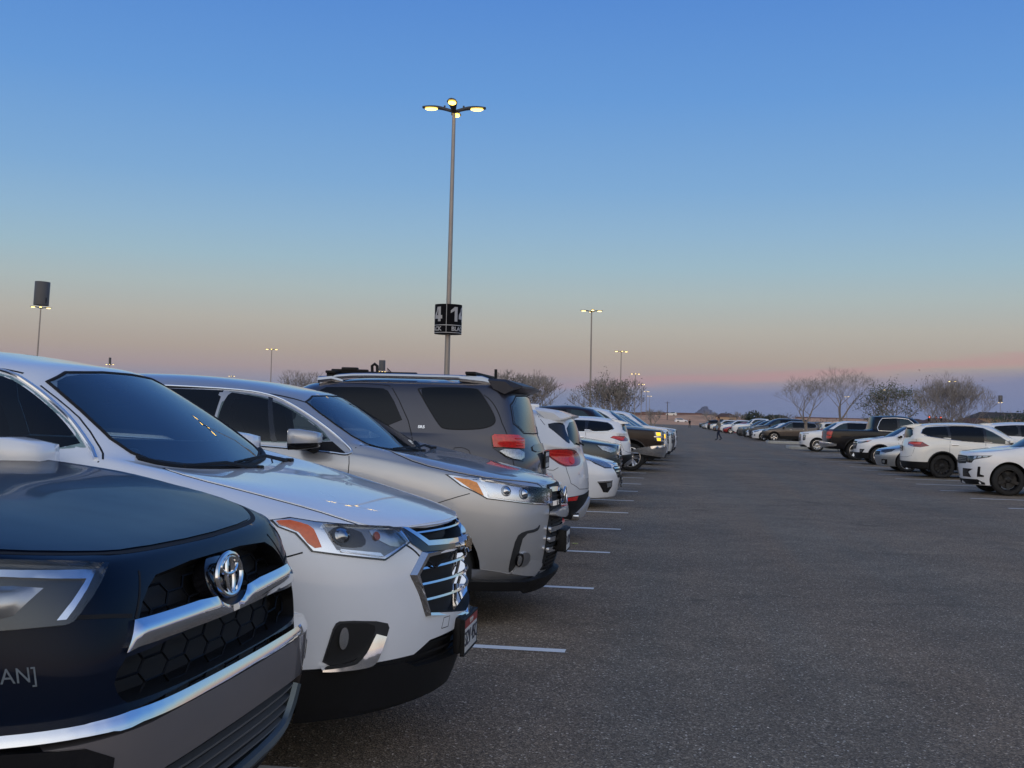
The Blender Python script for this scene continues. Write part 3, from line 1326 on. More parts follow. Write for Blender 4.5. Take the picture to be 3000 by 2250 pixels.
RUNR = dict(L=4.83, w=.963, af=1.50, ar=-1.29, tr=.39, tw=.265, zb=.30, zl=.55, zm=.80, bf=.38, br=.30, fk=(.01, .09),
            lip=(.12, 1.115), belt=[(2.0, 1.20), (.9, 1.24), (0, 1.24), (-1.2, 1.25), (-2.4, 1.26)],
            cowl=(1.15, 1.26), hdr=(.50, 1.69), rroof=(-2.12, 1.745), blight=(-2.28, 1.25), aback=.30, hback=.20, w6=.05,
            rw=.72, roof=[(.6, 1.67), (.50, 1.69), (-.2, 1.765), (-.9, 1.775), (-1.6, 1.77), (-2.2, 1.74)], hcrown=.03, edge=.02, ov={(6, 3): (0, 0, .05), (6, 4): (0, 0, .09), (6, 5): (0, 0, .06), (7, 1): (0, 0, .02), (7, 2): (0, 0, .04), (7, 3): (0, 0, .07), (7, 4): (0, 0, .09), (7, 5): (0, 0, .06)})
BX1 = dict(L=4.455, w=.911, af=1.40, ar=-1.27, tr=.35, tw=.225, zb=.22, zl=.46, zm=.70, bf=.5, br=.42,
           lip=(.12, .95), belt=[(2.0, 1.0), (.9, 1.03), (0, 1.08), (-1.2, 1.14), (-2.2, 1.20)],
           cowl=(1.12, 1.08), hdr=(.30, 1.50), rroof=(-1.98, 1.50), blight=(-2.12, 1.10), aback=.40, hback=.25,
           rw=.60, roof=[(.30, 1.50), (-.3, 1.575), (-.8, 1.59), (-1.5, 1.56), (-2.0, 1.50)], tailz=1.0, r4=.0, r5=.03)
NEAR = {'A': (RUNR, -1.238, 3.2, 1, 1.03), 'B': (TRAV, -.888, 5.25, 1, 1.03), 'C': (HIGH, -.82, 8.9, 1, 1.03),
        'D': (RUNR, -1.22, 11.55, -1, 1.06), 'E': (BX1, -1.0, 14.38, -1, 1.04)}


def sym(half):
    """half outline with y<0, from top to bottom -> closed symmetric outline"""
    return [tuple(p) for p in half] + [(-p[0],) + tuple(p[1:]) for p in reversed(half) if abs(p[0]) > 1e-6]


def decal(car, name, view, p, q, txt, size, mat, off=.003, sx=1, parent='root', flip=1, bold=0.0):
    me = text_mesh(txt, size, 0.0, bold=bold)
    for v in me.vertices:
        h, n = car.hit(view, p + v.co.x * flip * sx, q + v.co.y)
        v.co = h + n * off
    if flip < 0:
        me.flip_normals()
    me.materials.append(mat)
    return link(bpy.data.objects.new(name, me), car.root if parent == 'root' else parent)


def ellipse(a, b, n=36, cy=0, cz=0):
    return [(cy + a * math.cos(2 * PI * k / n), cz + b * math.sin(2 * PI * k / n)) for k in range(n)]


def honeycomb(car, name, poly, cw, ch, off, r, mat, view='front'):
    """diamond-and-hexagon grille mesh set back inside an opening"""
    ys = [p[0] for p in poly]
    zs = [p[1] for p in poly]
    m = MB()
    ny = int((max(ys) - min(ys)) / cw) + 3
    nz = 2 * int((max(zs) - min(zs)) / ch) + 5
    for j in range(nz):
        for i in range(ny):
            y0 = min(ys) - cw + i * cw * 1.6 + (cw * .8 if j % 2 else 0)
            z0 = min(zs) - ch / 2 + j * ch * .5
            P = [(y0 - cw * .5, z0), (y0 - cw * .3, z0 - ch * .5), (y0 + cw * .3, z0 - ch * .5), (y0 + cw * .5, z0), (y0 + cw * .3, z0 + ch * .5), (y0 - cw * .3, z0 + ch * .5)]
            for k in range(6):
                a, b = P[k], P[(k + 1) % 6]
                if inside(poly, *a) and inside(poly, *b):
                    A, na = car.hit(view, *a)
                    B, nb_ = car.hit(view, *b)
                    m.tube([A + na * off, B + nb_ * off], r, 4, False)
    return m.build(name, mat, car.root, True)


def bars(car, name, rows, mat, off, depth, bulge=.004, view='front', parent='root', g=.03, tk=0.0):
    """horizontal grille bars: (half width, z, height[, centre drop]) each a part"""
    for row in rows:
        hw, z, h = row[:3]
        k = row[3] if len(row) > 3 else 0
        poly = [(-hw, z + k), (0, z), (hw, z + k), (hw, z + k - h), (0, z - h), (-hw, z + k - h)]
        car.patch(name, view, poly, mat, off, depth, g, sm=0, bulge=bulge, parent=parent, tilt=(0, -tk, z - h / 2) if tk else None)


def wiper(root, a, b, lift=.02):
    m = MB()
    a, b = Vector(a), Vector(b)
    m.tube([a, a.lerp(b, .5) + Vector((.01, 0, lift)), b], [.012, .009, .006], 6)
    m.box(a, (.05, .05, .03), .008)
    m.build('wiper', BLACK_PL, root, True)


def roof_rails(car, x0, x1, y, mat, h=.045, end=.16, r=.016):
    for s in (1, -1):
        m = MB()
        P = []
        n = 10
        for i in range(n + 1):
            x = lerp(x0, x1, i / n)
            hz, _ = car.hit('top', x, y * s)
            k = min(1, i / 1.2, (n - i) / 1.2)
            P.append(hz + Vector((0, 0, h * k - .004)))
        m.tube(P, r, 8)
        m.build('roof_rail', mat, car.root, True)


GUN_BK = principled('mesh_black', (.006, .006, .007), .5, spec=.3)
BLK_IN = principled('recess_black', (.006, .006, .007), .7)
BUMP_G = paint('bumper_grey', (.21, .19, .19), metal=.35, rough=.42)
AMB_IN = principled('amber_bulb', (.35, .07, .02), .3, coat=.6)
DRL = principled('lamp_guide', (.75, .78, .82), .14, metal=1.0, rvar=.05)
LAMP_IN = principled('lamp_housing', (.035, .045, .055), .25, coat=.5)
STICKER = principled('vinyl_lettering', (.13, .16, .19), .7, noise=.2, nscale=120)
RED_BAND = principled('plate_red', (.30, .035, .03), .45)


def car_black():
    d, xf, y, face, s = NEAR['A']
    d = dict(d)
    e = tag(place('parked_suv', xf, y, d['L'], face, s), 'black SUV with chrome grille bar and grey metal bumper, nearest car at the left edge', 'car')
    UG = sym([(-.36, 1.064), (-.47, 1.020), (-.535, .945)])
    LG = sym([(-.57, .900), (-.63, .845), (-.615, .80), (-.58, .776)])
    d['cuts'] = [(smooth_poly(UG, 1), 0, 2.24, 3), (smooth_poly(LG, 1), 0, 2.25, 3)]
    P = principled('paint_black', (.003, .007, .019), .30, coat=.24, coat_r=.03, spec=.06, noise=.03, nscale=3, rvar=.05)
    c = make_body(d, e)
    c.patch('grille_back', 'front', sym([(-.40, 1.07), (-.54, 1.03), (-.60, .93), (-.67, .84), (-.62, .768)]), BLK_IN, -.085, .01, sm=0)
    honeycomb(c, 'grille_mesh', UG, .135, .062, -.045, .0035, GUN_BK)
    honeycomb(c, 'grille_mesh', LG, .150, .058, -.04, .0035, GUN_BK)
    bar = [(-.545, .966, 1), (-.118, .962), (-.09, .938), (-.045, .921), (0, .917), (.045, .921), (.09, .938), (.118, .962), (.540, .966, 1), (.563, .93), (.585, .897, 1), (.54, .906), (0, .899), (-.53, .906), (-.590, .897, 1), (-.563, .93)]
    c.patch('grille_bar', 'front', bar, CHROME, .010, .05, .018, sm=1, bulge=.026)
    # emblem: dark oval with three chrome ellipses
    b = c.patch('emblem_plate', 'front', ellipse(.112, .070, 32, 0, 1.000), GLOSS_BK, -.012, .05, .03, sm=0, bulge=.016)
    h0, n0 = c.hit('front', 0, 1.004)

    def ring(a, bb, cz, r, name='emblem_ring'):
        pts = [Vector((h0.x + .012 - .18 * abs(q[0]) ** 1.3 * .4 + (q[1] - 1.004) * -.12, q[0], q[1])) for q in ellipse(a, bb, 40, 0, cz)]
        return MB().tube(pts + [pts[0]], r, 8, False).build(name, CHROME, b, True)
    ring(.088, .058, 1.004, .0085)
    ring(.056, .024, 1.030, .0068)
    ring(.024, .054, 1.004, .0068)
    # bumper bar and its chrome ledge
    c.patch('bumper', 'front', sym([(-.85, .742), (-.865, .66), (-.84, .54), (-.60, .50), (-.565, .60, 1), (-.45, .618)]), BUMP_G, .045, .06, .04, sm=1)
    c.patch('bumper_trim', 'front', [(-.86, .764), (-.66, .769), (-.60, .774), (.60, .774), (.66, .769), (.84, .764), (.84, .740), (.67, .744), (.64, .738), (.57, .747), (-.57, .747), (-.64, .738), (-.67, .744), (-.86, .740)], CHROME, .041, .07, .008, sm=1, tilt=(0, -.42, .760), bulge=.006)
    c.patch('lower_grille', 'front', sym([(-.45, .61), (-.56, .59), (-.53, .44)]), BLK_IN, .004, .02, .06, sm=0)
    for z in (.575, .540, .505, .470):
        c.patch('grille_fin', 'front', [(-.535, z), (.535, z), (.535, z - .007), (-.535, z - .007)], principled('fin_grey', (.12, .125, .13), .35), .026, .03, .05, sm=0)
    c.tube_on('bumper_lip', 'front', [(-.56, .57), (-.53, .48), (-.47, .435), (0, .420), (.47, .435), (.53, .48), (.56, .57)], .022, principled('lip_grey', (.10, .13, .15), .3, metal=.5), .03, sm=2)
    c.patch('fog_lamp', 'front', [(-.66, .715), (-.86, .735), (-.88, .60), (-.66, .60)], GLOSS_BK, .054, .06, .04, mirror='y', sm=1)
    c.patch('valance', 'front', sym([(-.90, .50), (-.88, .35), (-.5, .33)]), BLACK_PL, .012, .03, .08, sm=0)
    # head lamps
    hl = c.patch('headlight', -40, [(0.484, 1.125), (0.784, 1.118), (0.892, 1.108), (1.036, 1.091, 1), (0.927, .985), (0.910, .980), (0.845, .980), (0.761, .978), (0.544, .99)], LAMP_IN, .003, .02, .02, mirror='y', sm=0)
    c.patch('light_guide', -40, [(0.514, 1.109), (0.774, 1.104), (1.006, 1.087), (0.916, .992), (0.894, .992), (0.974, 1.071), (0.773, 1.090), (0.514, 1.095)], DRL, .010, .008, .012, sm=0, parent=hl, bulge=.004)
    c.patch('reflector', -40, [(0.604, 1.075), (0.884, 1.068), (0.846, 1.042), (0.796, .998), (0.644, 1.0)], principled('lamp_bowl', (.42, .43, .45), .22, metal=1.0, rvar=.1), .007, .008, .015, sm=1, parent=hl, bulge=.02)
    c.patch('lens_cover', -40, [(0.484, 1.125), (0.784, 1.118), (0.892, 1.108), (1.036, 1.091, 1), (0.927, .985), (0.910, .980), (0.845, .980), (0.761, .978), (0.544, .99)], LENS, .022, .016, .02, sm=0, parent=hl)
    # bonnet and its shut line
    hood = [(1.16, 0), (1.14, .45), (1.06, .76), (1.30, .835), (1.75, .84), (1.99, .80), (2.12, .70), (2.225, .53), (2.265, .40), (2.285, 0), (2.265, -.40), (2.225, -.53), (2.12, -.70), (1.99, -.80), (1.75, -.84), (1.30, -.835), (1.06, -.76), (1.14, -.45)]
    c.patch('bonnet', 'top', hood, P, .004, .02, .045, sm=1)
    c.line('top', [(1.06, .77), (1.30, .845), (1.75, .852), (2.0, .812), (2.132, .711), (2.236, .54), (2.276, .405), (2.297, 0), (2.276, -.405), (2.236, -.54), (2.132, -.711), (2.0, -.812), (1.75, -.852), (1.30, -.845), (1.06, -.77)], .008, .001, mirror=False, sm=2, step=.02)
    c.line('front', [(-.45, 1.07), (-.53, .968)], .003, sm=0)
    c.line('front', [(-.70, .996), (-.60, .985), (-.54, .976)], .005, sm=0)
    decal(c, 'vinyl_letters', 'front', -.790, .880, 'AN]', .047, STICKER, .004, .52)
    # glass
    c.patch('windshield', 'front', sym([(0, 1.685), (-.60, 1.675), (-.74, 1.28), (0, 1.265)]), GLASS_DK, .002, .01, .06)
    c.patch('side_window', 'right', [(.80, 1.28), (.42, 1.62), (-1.0, 1.66), (-1.15, 1.27)], GLASS_DK, .002, .01, .06, mirror='y')
    mirrors(c, .80, 1.32, .94, P)
    wheels(e, d, 'split6', RIM_S)
    finish_body(c, 'body', P)
    return c


def car_white():
    d, xf, y, face, s = NEAR['B']
    d = dict(d)
    e = tag(place('parked_suv', xf, y, d['L'], face, s), 'white SUV with hexagonal black grille and a red-topped front licence plate', 'car')
    P = paint('white', (.86, .885, .92), rough=.3)
    GR = sym([(0, .872), (-.40, .880), (-.485, .806), (-.418, .640), (0, .585)])
    UG = sym([(0, .997), (-.21, .997), (-.455, 1.0), (-.375, .935), (0, .912)])
    FOG = [(-.815, .485), (-.812, .574), (-.803, .640), (-.785, .652), (-.70, .64), (-.665, .60), (-.70, .52), (-.76, .487)]
    LOW = sym([(0, .535), (-.12, .532), (-.38, .520), (-.52, .452), (-.46, .415), (0, .385)])
    d['cuts'] = [(GR, 0, 2.30, 3), (UG, 0, 2.28, 3), (LOW, 0, 2.27, 3)]
    SW = [(1.14, 1.285), (1.02, 1.385), (.92, 1.455), (.78, 1.535), (.64, 1.598), (.30, 1.645), (-.18, 1.655), (-.18, 1.30, 1)]
    d['rowmat'] = {0: 1, 1: 1, 2: 1}
    d['cabin'] = dict(side=[SW], front=sym([(0, 1.628), (-.555, 1.605), (-.645, 1.455), (-.705, 1.30), (-.60, 1.243), (0, 1.215)]))
    c = make_body(d, e)
    # grille
    c.patch('grille_back', 'front', sym([(0, .99), (-.47, .99), (-.52, .80), (-.43, .60), (0, .56)]), BLK_IN, -.085, .01, .08, sm=0)
    c.patch('grille_surround', 'front', sym([(0, .912), (-.385, .935), (-.505, 1.004), (-.487, .935), (-.43, .897), (0, .875)]), GLOSS_BK, .004, .03, .03, sm=0)
    fr = sym([(0, .893), (-.435, .898), (-.53, .812), (-.437, .628), (0, .560)])
    m = MB()
    # chrome frame of the lower grille: bevelled band between outer and inner outline
    inn = sym([(0, .868), (-.402, .872), (-.483, .806), (-.416, .643), (0, .580)])
    lo, li, lb = [], [], []
    for a, b in zip(fr, inn):
        ha, na = c.hit('front', *a)
        hb, nb_ = c.hit('front', *b)
        lo.append(ha + na * .002)
        li.append(hb + nb_ * .012)
        lb.append(hb - nb_ * .06)

    def dens(L, k=6):
        out = []
        for i in range(len(L)):
            for t in range(k):
                out.append(L[i].lerp(L[(i + 1) % len(L)], t / k))
        return out
    lo, li, lb = dens(lo), dens(li), dens(lb)
    n = len(lo)
    mid = [a.lerp(b, .35) + Vector((.016, 0, 0)) for a, b in zip(lo, li)]
    V = lo + mid + li + lb
    F = [(r * n + i, r * n + (i + 1) % n, (r + 1) * n + (i + 1) % n, (r + 1) * n + i) for r in range(3) for i in range(n)]
    o = mesh_obj('grille_frame', V, F, CHROME, e, False)
    bars(c, 'grille_bar', [(.462, .833, .009, 0), (.475, .768, .009, 0), (.448, .700, .009, 0)], CHROME, -.010, .02, .0, tk=.32)
    bars(c, 'grille_trim', [(.436, .980, .007, -.0)], CHROME, -.004, .02, .001)
    c.patch('grille_trim', 'front', sym([(0, .920), (-.370, .938), (-.465, .998), (-.500, 1.003), (-.385, .918), (0, .898)]), CHROME, .006, .02, .02, sm=0, bulge=.004)
    # bow-tie emblem
    em = [(-.085, .905), (-.030, .905), (-.024, .924), (.030, .924), (.036, .905), (.090, .905), (.080, .872), (.026, .872), (.020, .853), (-.034, .853), (-.040, .872), (-.095, .872)]
    eb = c.patch('emblem', 'front', em, CHROME, .028, .03, .03, sm=0)
    c.patch('emblem_face', 'front', [(lerp(a, 0, .16), lerp(b, .888, .22)) for a, b in em], principled('emblem_gold', (.42, .26, .10), .25, metal=1.0), .031, .004, .03, sm=0, parent=eb)
    # lamps
    OUT = [(.560, 1.050), (.641, 1.058), (.734, 1.041), (.889, 1.025), (1.122, 1.003), (1.163, .940), (1.006, .880), (.831, .906), (.692, .929), (.640, .998), (.583, 1.024)]
    hl = c.patch('headlight', -40, OUT, GLOSS_BK, .003, .02, .02, mirror='y', sm=0)
    c.patch('lamp_trim', -40, [(.572, 1.048), (.641, 1.053), (.734, 1.037), (.889, 1.020), (1.118, .998), (1.156, .943), (1.004, .888), (.831, .913), (.698, .934), (.646, 1.002), (.588, 1.026)], DRL, .0045, .004, .02, sm=0, parent=hl)
    c.patch('amber_reflector', -40, [(.582, 1.045), (.632, 1.046), (.694, 1.029), (.712, 1.013), (.731, .945), (.706, .943), (.680, .963), (.654, 1.004), (.612, 1.024), (.590, 1.032)], AMBER, .008, .006, .012, sm=0, parent=hl, bulge=.002)
    c.patch('lamp_bowl', -40, [(.748, 1.026), (.911, 1.012), (1.100, .994), (1.148, .946), (.995, .896), (.79, .935), (.765, .978)], principled('lamp_inner', (.26, .27, .28), .25, metal=.8, rvar=.1), .0065, .004, .02, sm=0, parent=hl)
    c.patch('projector_housing', -40, [(.758, 1.018), (.899, 1.007), (.925, .953), (.882, .935), (.785, .947)], principled('projector_black', (.01, .012, .015), .15, coat=.6), .009, .004, .02, sm=1, parent=hl)
    c.patch('turn_reflector', -40, [(.940, 1.006), (1.095, .993), (1.142, .946), (1.063, .922), (.955, .972)], principled('turn_bowl', (.50, .51, .50), .22, metal=1.0, rvar=.1), .009, .004, .015, sm=1, parent=hl, bulge=.006)
    c.patch('light_guide', -40, [(.80, .936), (.979, .912), (.995, .897), (.805, .924)], DRL, .011, .004, .012, sm=0, parent=hl)
    c.patch('turn_bulb', -40, ellipse(.014, .016, 14, .972, .975), AMB_IN, .016, .012, .012, sm=0, parent=hl, bulge=.01)
    pj = c.patch('projector', -40, ellipse(.040, .034, 24, .815, .983), principled('projector_ring', (.05, .055, .06), .12, metal=1.0), .014, .01, .012, sm=0, parent=hl)
    c.patch('projector_lens', -40, ellipse(.030, .027, 20, .815, .983), principled('projector_glass', (.35, .38, .42), .04, metal=1.0), .018, .006, .008, sm=0, parent=hl, bulge=.03)
    c.patch('lens_cover', -40, [(.745, 1.026), (.911, 1.013), (1.105, .996), (1.152, .945), (1.0, .893), (.80, .930), (.768, .978)], LENS, .024, .016, .02, sm=0, parent=hl)
    # fog pockets with chrome boomerang
    fg = c.patch('fog_surround', -40, [(.736, .478), (.757, .575), (.775, .648), (.803, .662), (1.010, .640), (1.030, .602), (.958, .462)], principled('surround_grey', (.03, .032, .035), .5), .004, .02, .02, mirror='y', sm=1)
    c.patch('fog_pocket', -40, [(.744, .487), (.764, .575), (.782, .640), (.806, .652), (.945, .640), (.955, .60), (.90, .515), (.84, .492)], BLK_IN, .007, .004, .02, sm=1, parent=fg)
    c.patch('fog_trim', -40, [(.955, .597, 1), (1.004, .582, 1), (.952, .494), (.92, .478), (.785, .475), (.735, .478, 1), (.735, .485, 1), (.836, .490), (.885, .504)], CHROME, .014, .02, .012, sm=2, parent=fg, tilt=(.02, -.30, .53))
    c.patch('fog_lamp', -40, ellipse(.018, .043, 20, .812, .594), DRL, .018, .014, .012, sm=0, parent=fg, bulge=.006)
    # lower intake and black chin
    c.patch('lower_intake', 'front', LOW, BLK_IN, -.05, .01, .08, sm=0)
    bars(c, 'intake_slat', [(.44, .500, .012), (.46, .460, .012), (.44, .425, .012)], BLACK_PL, -.02, .02, .001)
    c.patch('chin', 'front', sym([(0, .40), (-.44, .418), (-.52, .452, 1), (-.67, .460), (-.85, .469), (-.93, .475), (-.92, .34), (-.60, .27), (0, .26)]), BLACK_PL, .004, .02, .05, sm=0)
    # bonnet, wipers
    hood = [(1.50, 0), (1.47, .40), (1.38, .62), (1.42, .74), (1.55, .77), (1.80, .725), (2.04, .68), (2.16, .675), (2.235, .655), (2.308, .585), (2.364, .48), (2.415, .35), (2.456, .2), (2.478, 0)]
    hood = hood + [(a, -b) for a, b in hood[::-1] if b > 0]
    c.patch('bonnet', 'top', hood, P, .0035, .02, .045, sm=1)
    hl_ = [(1.50, 0), (1.47, .40), (1.372, .625), (1.415, .75), (1.55, .782), (1.80, .737), (2.04, .692), (2.16, .687), (2.247, .668), (2.408, .497), (2.502, .305), (2.541, 0)]
    c.line('top', hl_, .004, .001, True, 1, .02)
    c.line(-40, [(.42, .80), (.56, .90), (.66, .928)], .003, .001, True, 1)
    c.line('right', [(1.206, 1.255), (1.19, 1.16), (1.16, .80)], .003, .001, True, 1)
    c.line('front', [(-.30, .555), (-.24, .555), (-.235, .60), (-.29, .60), (-.30, .555)], .0015, .001, False, 0)
    wiper(e, (1.50, .10, 1.195), (1.42, -.55, 1.232))
    wiper(e, (1.47, .62, 1.21), (1.43, -.02, 1.226), .03)
    c.tube_on('cowl_strip', 'front', [(-.70, 1.262), (-.56, 1.222), (0, 1.198), (.56, 1.222), (.70, 1.262)], .016, BLACK_PL, .0)
    WS = sym([(0, 1.636), (-.563, 1.612), (-.655, 1.455), (-.716, 1.30), (-.60, 1.236), (0, 1.207)])
    w = c.patch('windshield', 'front', WS, GLASS_WS, .002, .004, .05, sm=1)
    c.tube_on('windshield_seal', 'front', WS, .010, SEAM, -.002, sm=1, parent=w, closed=True)
    MB().box((.82, 0, 1.52), (.03, .22, .065), .012).box((.83, 0, 1.575), (.06, .05, .06), .012).build('rear_view_mirror', BLACK_PL, e, True)
    sw = c.patch('side_window', 'right', [(1.155, 1.278), (1.03, 1.39), (.92, 1.463), (.78, 1.543), (.64, 1.606), (.30, 1.652), (-.19, 1.662), (-.19, 1.292, 1)], GLASS, .001, .004, .05, mirror='y', sm=1)
    c.patch('rear_window', 'right', [(-.24, 1.662), (-1.15, 1.655), (-1.75, 1.62), (-1.95, 1.56), (-1.85, 1.33), (-.24, 1.30)], GLASS_DK, .002, .01, .06, mirror='y', sm=0)
    c.tube_on('window_trim', 'right', [(1.19, 1.262), (1.03, 1.398), (.92, 1.472), (.78, 1.552), (.64, 1.616), (.30, 1.664), (-.4, 1.676), (-1.3, 1.664), (-1.8, 1.62)], .010, CHROME, .002, mirror='y')
    c.line('right', [(1.215, 1.262), (1.05, 1.405), (.93, 1.482), (.80, 1.555)], .004, .001, True, 1)
    c.line('top', [(.70, .60), (.5, .628), (0, .65), (-1.0, .66), (-2.0, .64)], .006, .001, True, 1)
    cabin_fit(e, d)
    mirrors(c, 1.02, 1.275, .95, P, size=(.20, .30, .17))
    roof_rails(c, .1, -1.9, .645, SATIN, .035)
    wheels(e, d, 'ten', RIM_S)
    # plate on its black bracket
    h, n = c.hit('front', 0, .50)
    MB().box((h.x + .004, 0, .500), (.04, .335, .165), .018).build('plate_bracket', BLACK_PL, e, True)
    plate(e, h.x + .031, 0, .492, 1, RED_BAND, '3ZV 45C', small='UTAH', w=.325)
    finish_body(c, 'body', P)
    return c


def car_silver():
    d, xf, y, face, s = NEAR['C']
    d = dict(d)
    e = tag(place('parked_suv', xf, y, d['L'], face, s), 'silver SUV with amber-cornered headlights, parked between the white and the dark grey SUV', 'car')
    P = paint('silver', (.50, .505, .515), metal=.55, rough=.36)
    SW = [(.86, 1.245), (.741, 1.35), (.541, 1.462), (.318, 1.553), (.08, 1.592), (-.02, 1.60), (-.02, 1.255, 1)]
    SW2 = [(-.10, 1.60), (-.9, 1.61), (-1.0, 1.27), (-.10, 1.26)]
    d['cabin'] = dict(side=[SW], front=sym([(0, 1.59), (-.535, 1.575), (-.68, 1.422), (-.735, 1.268), (-.60, 1.222), (0, 1.195)]), floor=.55)
    c = make_body(d, e)
    G = sym([(0, .978), (-.32, .975), (-.35, .83), (-.365, .76), (-.412, .66), (-.408, .52), (-.372, .35), (0, .32)])
    c.patch('grille_back', 'front', G, BLK_IN, .003, .02, .05, sm=0)
    for z in (.96, .925, .89, .86, .72, .69, .62, .55, .48, .45, .42, .39, .36):
        c.patch('grille_slat', 'front', [(-.33, z), (.33, z), (.33, z - .008), (-.33, z - .008)], GUN_BK, .012, .012, .06, sm=0)
    bars(c, 'grille_wing', [(.325, .945, .030, .006), (.350, .858, .034, -.004)], CHROME, .030, .03, .006)
    c.patch('grille_band', 'front', sym([(0, .80), (-.352, .79), (-.372, .745), (0, .715)]), P, .055, .06, .03, sm=1, bulge=.012)
    bars(c, 'grille_wing', [(.400, .672, .036, .0), (.402, .600, .036, .0), (.395, .526, .036, .0)], CHROME, .030, .03, .006)
    h0, n0 = c.hit('front', 0, .885)
    b = c.patch('emblem_plate', 'front', ellipse(.105, .066, 28, 0, .885), GLOSS_BK, .03, .04, .03, sm=0, bulge=.015)
    for (a, bb, cz, r) in ((.096, .060, .885, .007), (.06, .025, .912, .005), (.025, .056, .885, .005)):
        pts = [Vector((h0.x + .056 - .06 * abs(q[0]) - (q[1] - .885) * .1, q[0], q[1])) for q in ellipse(a, bb, 32, 0, cz)]
        MB().tube(pts + [pts[0]], r, 6, False).build('emblem_ring', CHROME, b, True)
    # lamps
    OUT = [(.400, 1.058), (.602, 1.036), (.902, .985), (1.285, .948), (1.258, .824), (.908, .856), (.622, .892), (.560, .931), (.468, .983)]
    hl = c.patch('headlight', -40, OUT, GLOSS_BK, .003, .02, .02, mirror='y', sm=0)
    c.patch('lamp_trim', -40, [(.415, 1.053), (.602, 1.031), (.902, .980), (1.278, .943), (1.252, .831), (.908, .862), (.626, .899), (.568, .936), (.478, .985)], DRL, .0045, .004, .02, sm=0, parent=hl)
    c.patch('amber_reflector', -40, [(.440, 1.038), (.527, 1.024), (.574, 1.004), (.604, .915), (.572, .932), (.528, .960), (.478, 1.004)], principled('amber_lens', (.85, .28, .02), .18, coat=1.0, noise=.15, nscale=50), .008, .006, .012, sm=0, parent=hl)
    c.patch('lamp_bowl', -40, [(.592, 1.022), (.902, .974), (1.268, .938), (1.243, .838), (.908, .868), (.634, .906), (.625, .95)], principled('lamp_chrome', (.72, .75, .80), .16, metal=1.0, rvar=.12), .0065, .004, .02, sm=0, parent=hl, bulge=.004)
    for (u, z, a) in ((.76, .945, .036), (.905, .925, .040)):
        c.patch('projector', -40, ellipse(a, a, 22, u, z), principled('projector_ring2', (.30, .32, .35), .08, metal=1.0), .014, .01, .012, sm=0, parent=hl, bulge=.01)
        c.patch('projector_lens', -40, ellipse(a * .68, a * .68, 18, u, z), principled('projector_glass2', (.6, .64, .7), .04, metal=1.0), .024, .01, .008, sm=0, parent=hl, bulge=.03)
    for k in range(4):
        zz = .938 - k * .022
        c.patch('reflector_step', -40, [(1.0, zz - .01), (1.24, zz - .018), (1.235, zz - .028), (1.0, zz - .022)], DRL, .012, .006, .02, sm=0, parent=hl)
    c.patch('lens_cover', -40, [(.592, 1.022), (.902, .974), (1.268, .938), (1.243, .838), (.908, .868), (.634, .906), (.625, .95)], LENS, .026, .018, .02, sm=0, parent=hl)
    # fog lamp pocket
    fg = c.patch('fog_surround', -40, [(.812, .372), (.810, .481), (.838, .625), (.900, .662), (1.05, .672), (1.092, .703), (1.085, .675), (1.05, .652), (.905, .640), (.875, .52), (.868, .42), (.84, .378)], principled('surround_dark', (.02, .021, .023), .5), .003, .02, .02, mirror='y', sm=1)
    c.patch('fog_insert', -40, [(.902, .648), (1.244, .604), (1.200, .308), (.835, .362), (.850, .378), (.872, .43), (.880, .52)], P, .016, .016, .025, sm=1, parent=fg, tilt=(-.02, -.14, .48))
    c.patch('fog_bezel', -40, ellipse(.060, .052, 24, .930, .462), SATIN, .016, .012, .012, sm=0, parent=fg)
    c.patch('fog_lamp', -40, ellipse(.030, .048, 20, .882, .462), GLOSS_BK, .024, .014, .012, sm=0, parent=fg)
    c.patch('fog_lens', -40, ellipse(.018, .036, 18, .872, .462), REFL, .028, .01, .01, sm=0, parent=fg, bulge=.01)
    c.patch('bumper_lower', 'front', sym([(-.36, .345), (-.72, .362), (-.84, .402), (-.95, .405), (-.94, .335), (-.60, .318), (-.36, .30)])[:7] + [], SATIN, .004, .012, .04, sm=0, mirror='y')
    c.patch('chin', 'front', sym([(0, .345), (-.36, .325), (-.62, .318), (-.94, .338), (-.92, .28), (-.6, .255), (0, .25)]), BLACK_PL, .055, .07, .05, sm=0)
    hood = [(1.30, 0), (1.27, .40), (1.19, .66), (1.26, .80), (1.50, .865), (1.78, .84), (2.02, .755), (2.22, .56), (2.36, .34), (2.40, 0)]
    c.patch('bonnet', 'top', hood + [(a, -b) for a, b in hood[::-1] if b > 0], P, .0035, .02, .045, sm=1)
    c.line('top', [(1.19, .672), (1.252, .812), (1.50, .877), (1.785, .852), (2.03, .766), (2.232, .566), (2.372, .345), (2.412, 0)], .005, .001, True, 1, .02)
    c.line(-40, [(.28, .83), (.42, .895), (.52, .93)], .003, .001, True, 1)
    c.line('right', [(1.001, 1.165), (1.01, 1.10), (1.0, .7)], .003, .001, True, 1)
    c.line('top', [(1.03, .87), (1.09, .81), (1.13, .75)], .003, .001, True, 0)
    wiper(e, (1.30, .10, 1.18), (1.22, -.52, 1.215))
    wiper(e, (1.28, .62, 1.19), (1.25, -.02, 1.205), .025)
    c.tube_on('cowl_strip', 'front', [(-.72, 1.235), (-.56, 1.198), (0, 1.178), (.56, 1.198), (.72, 1.235)], .014, BLACK_PL, .0)
    WS = sym([(0, 1.598), (-.543, 1.582), (-.69, 1.422), (-.748, 1.262), (-.60, 1.214), (0, 1.187)])
    w = c.patch('windshield', 'front', WS, GLASS_WS, .002, .004, .05, sm=1)
    c.tube_on('windshield_seal', 'front', WS, .009, SEAM, -.002, sm=1, parent=w, closed=True)
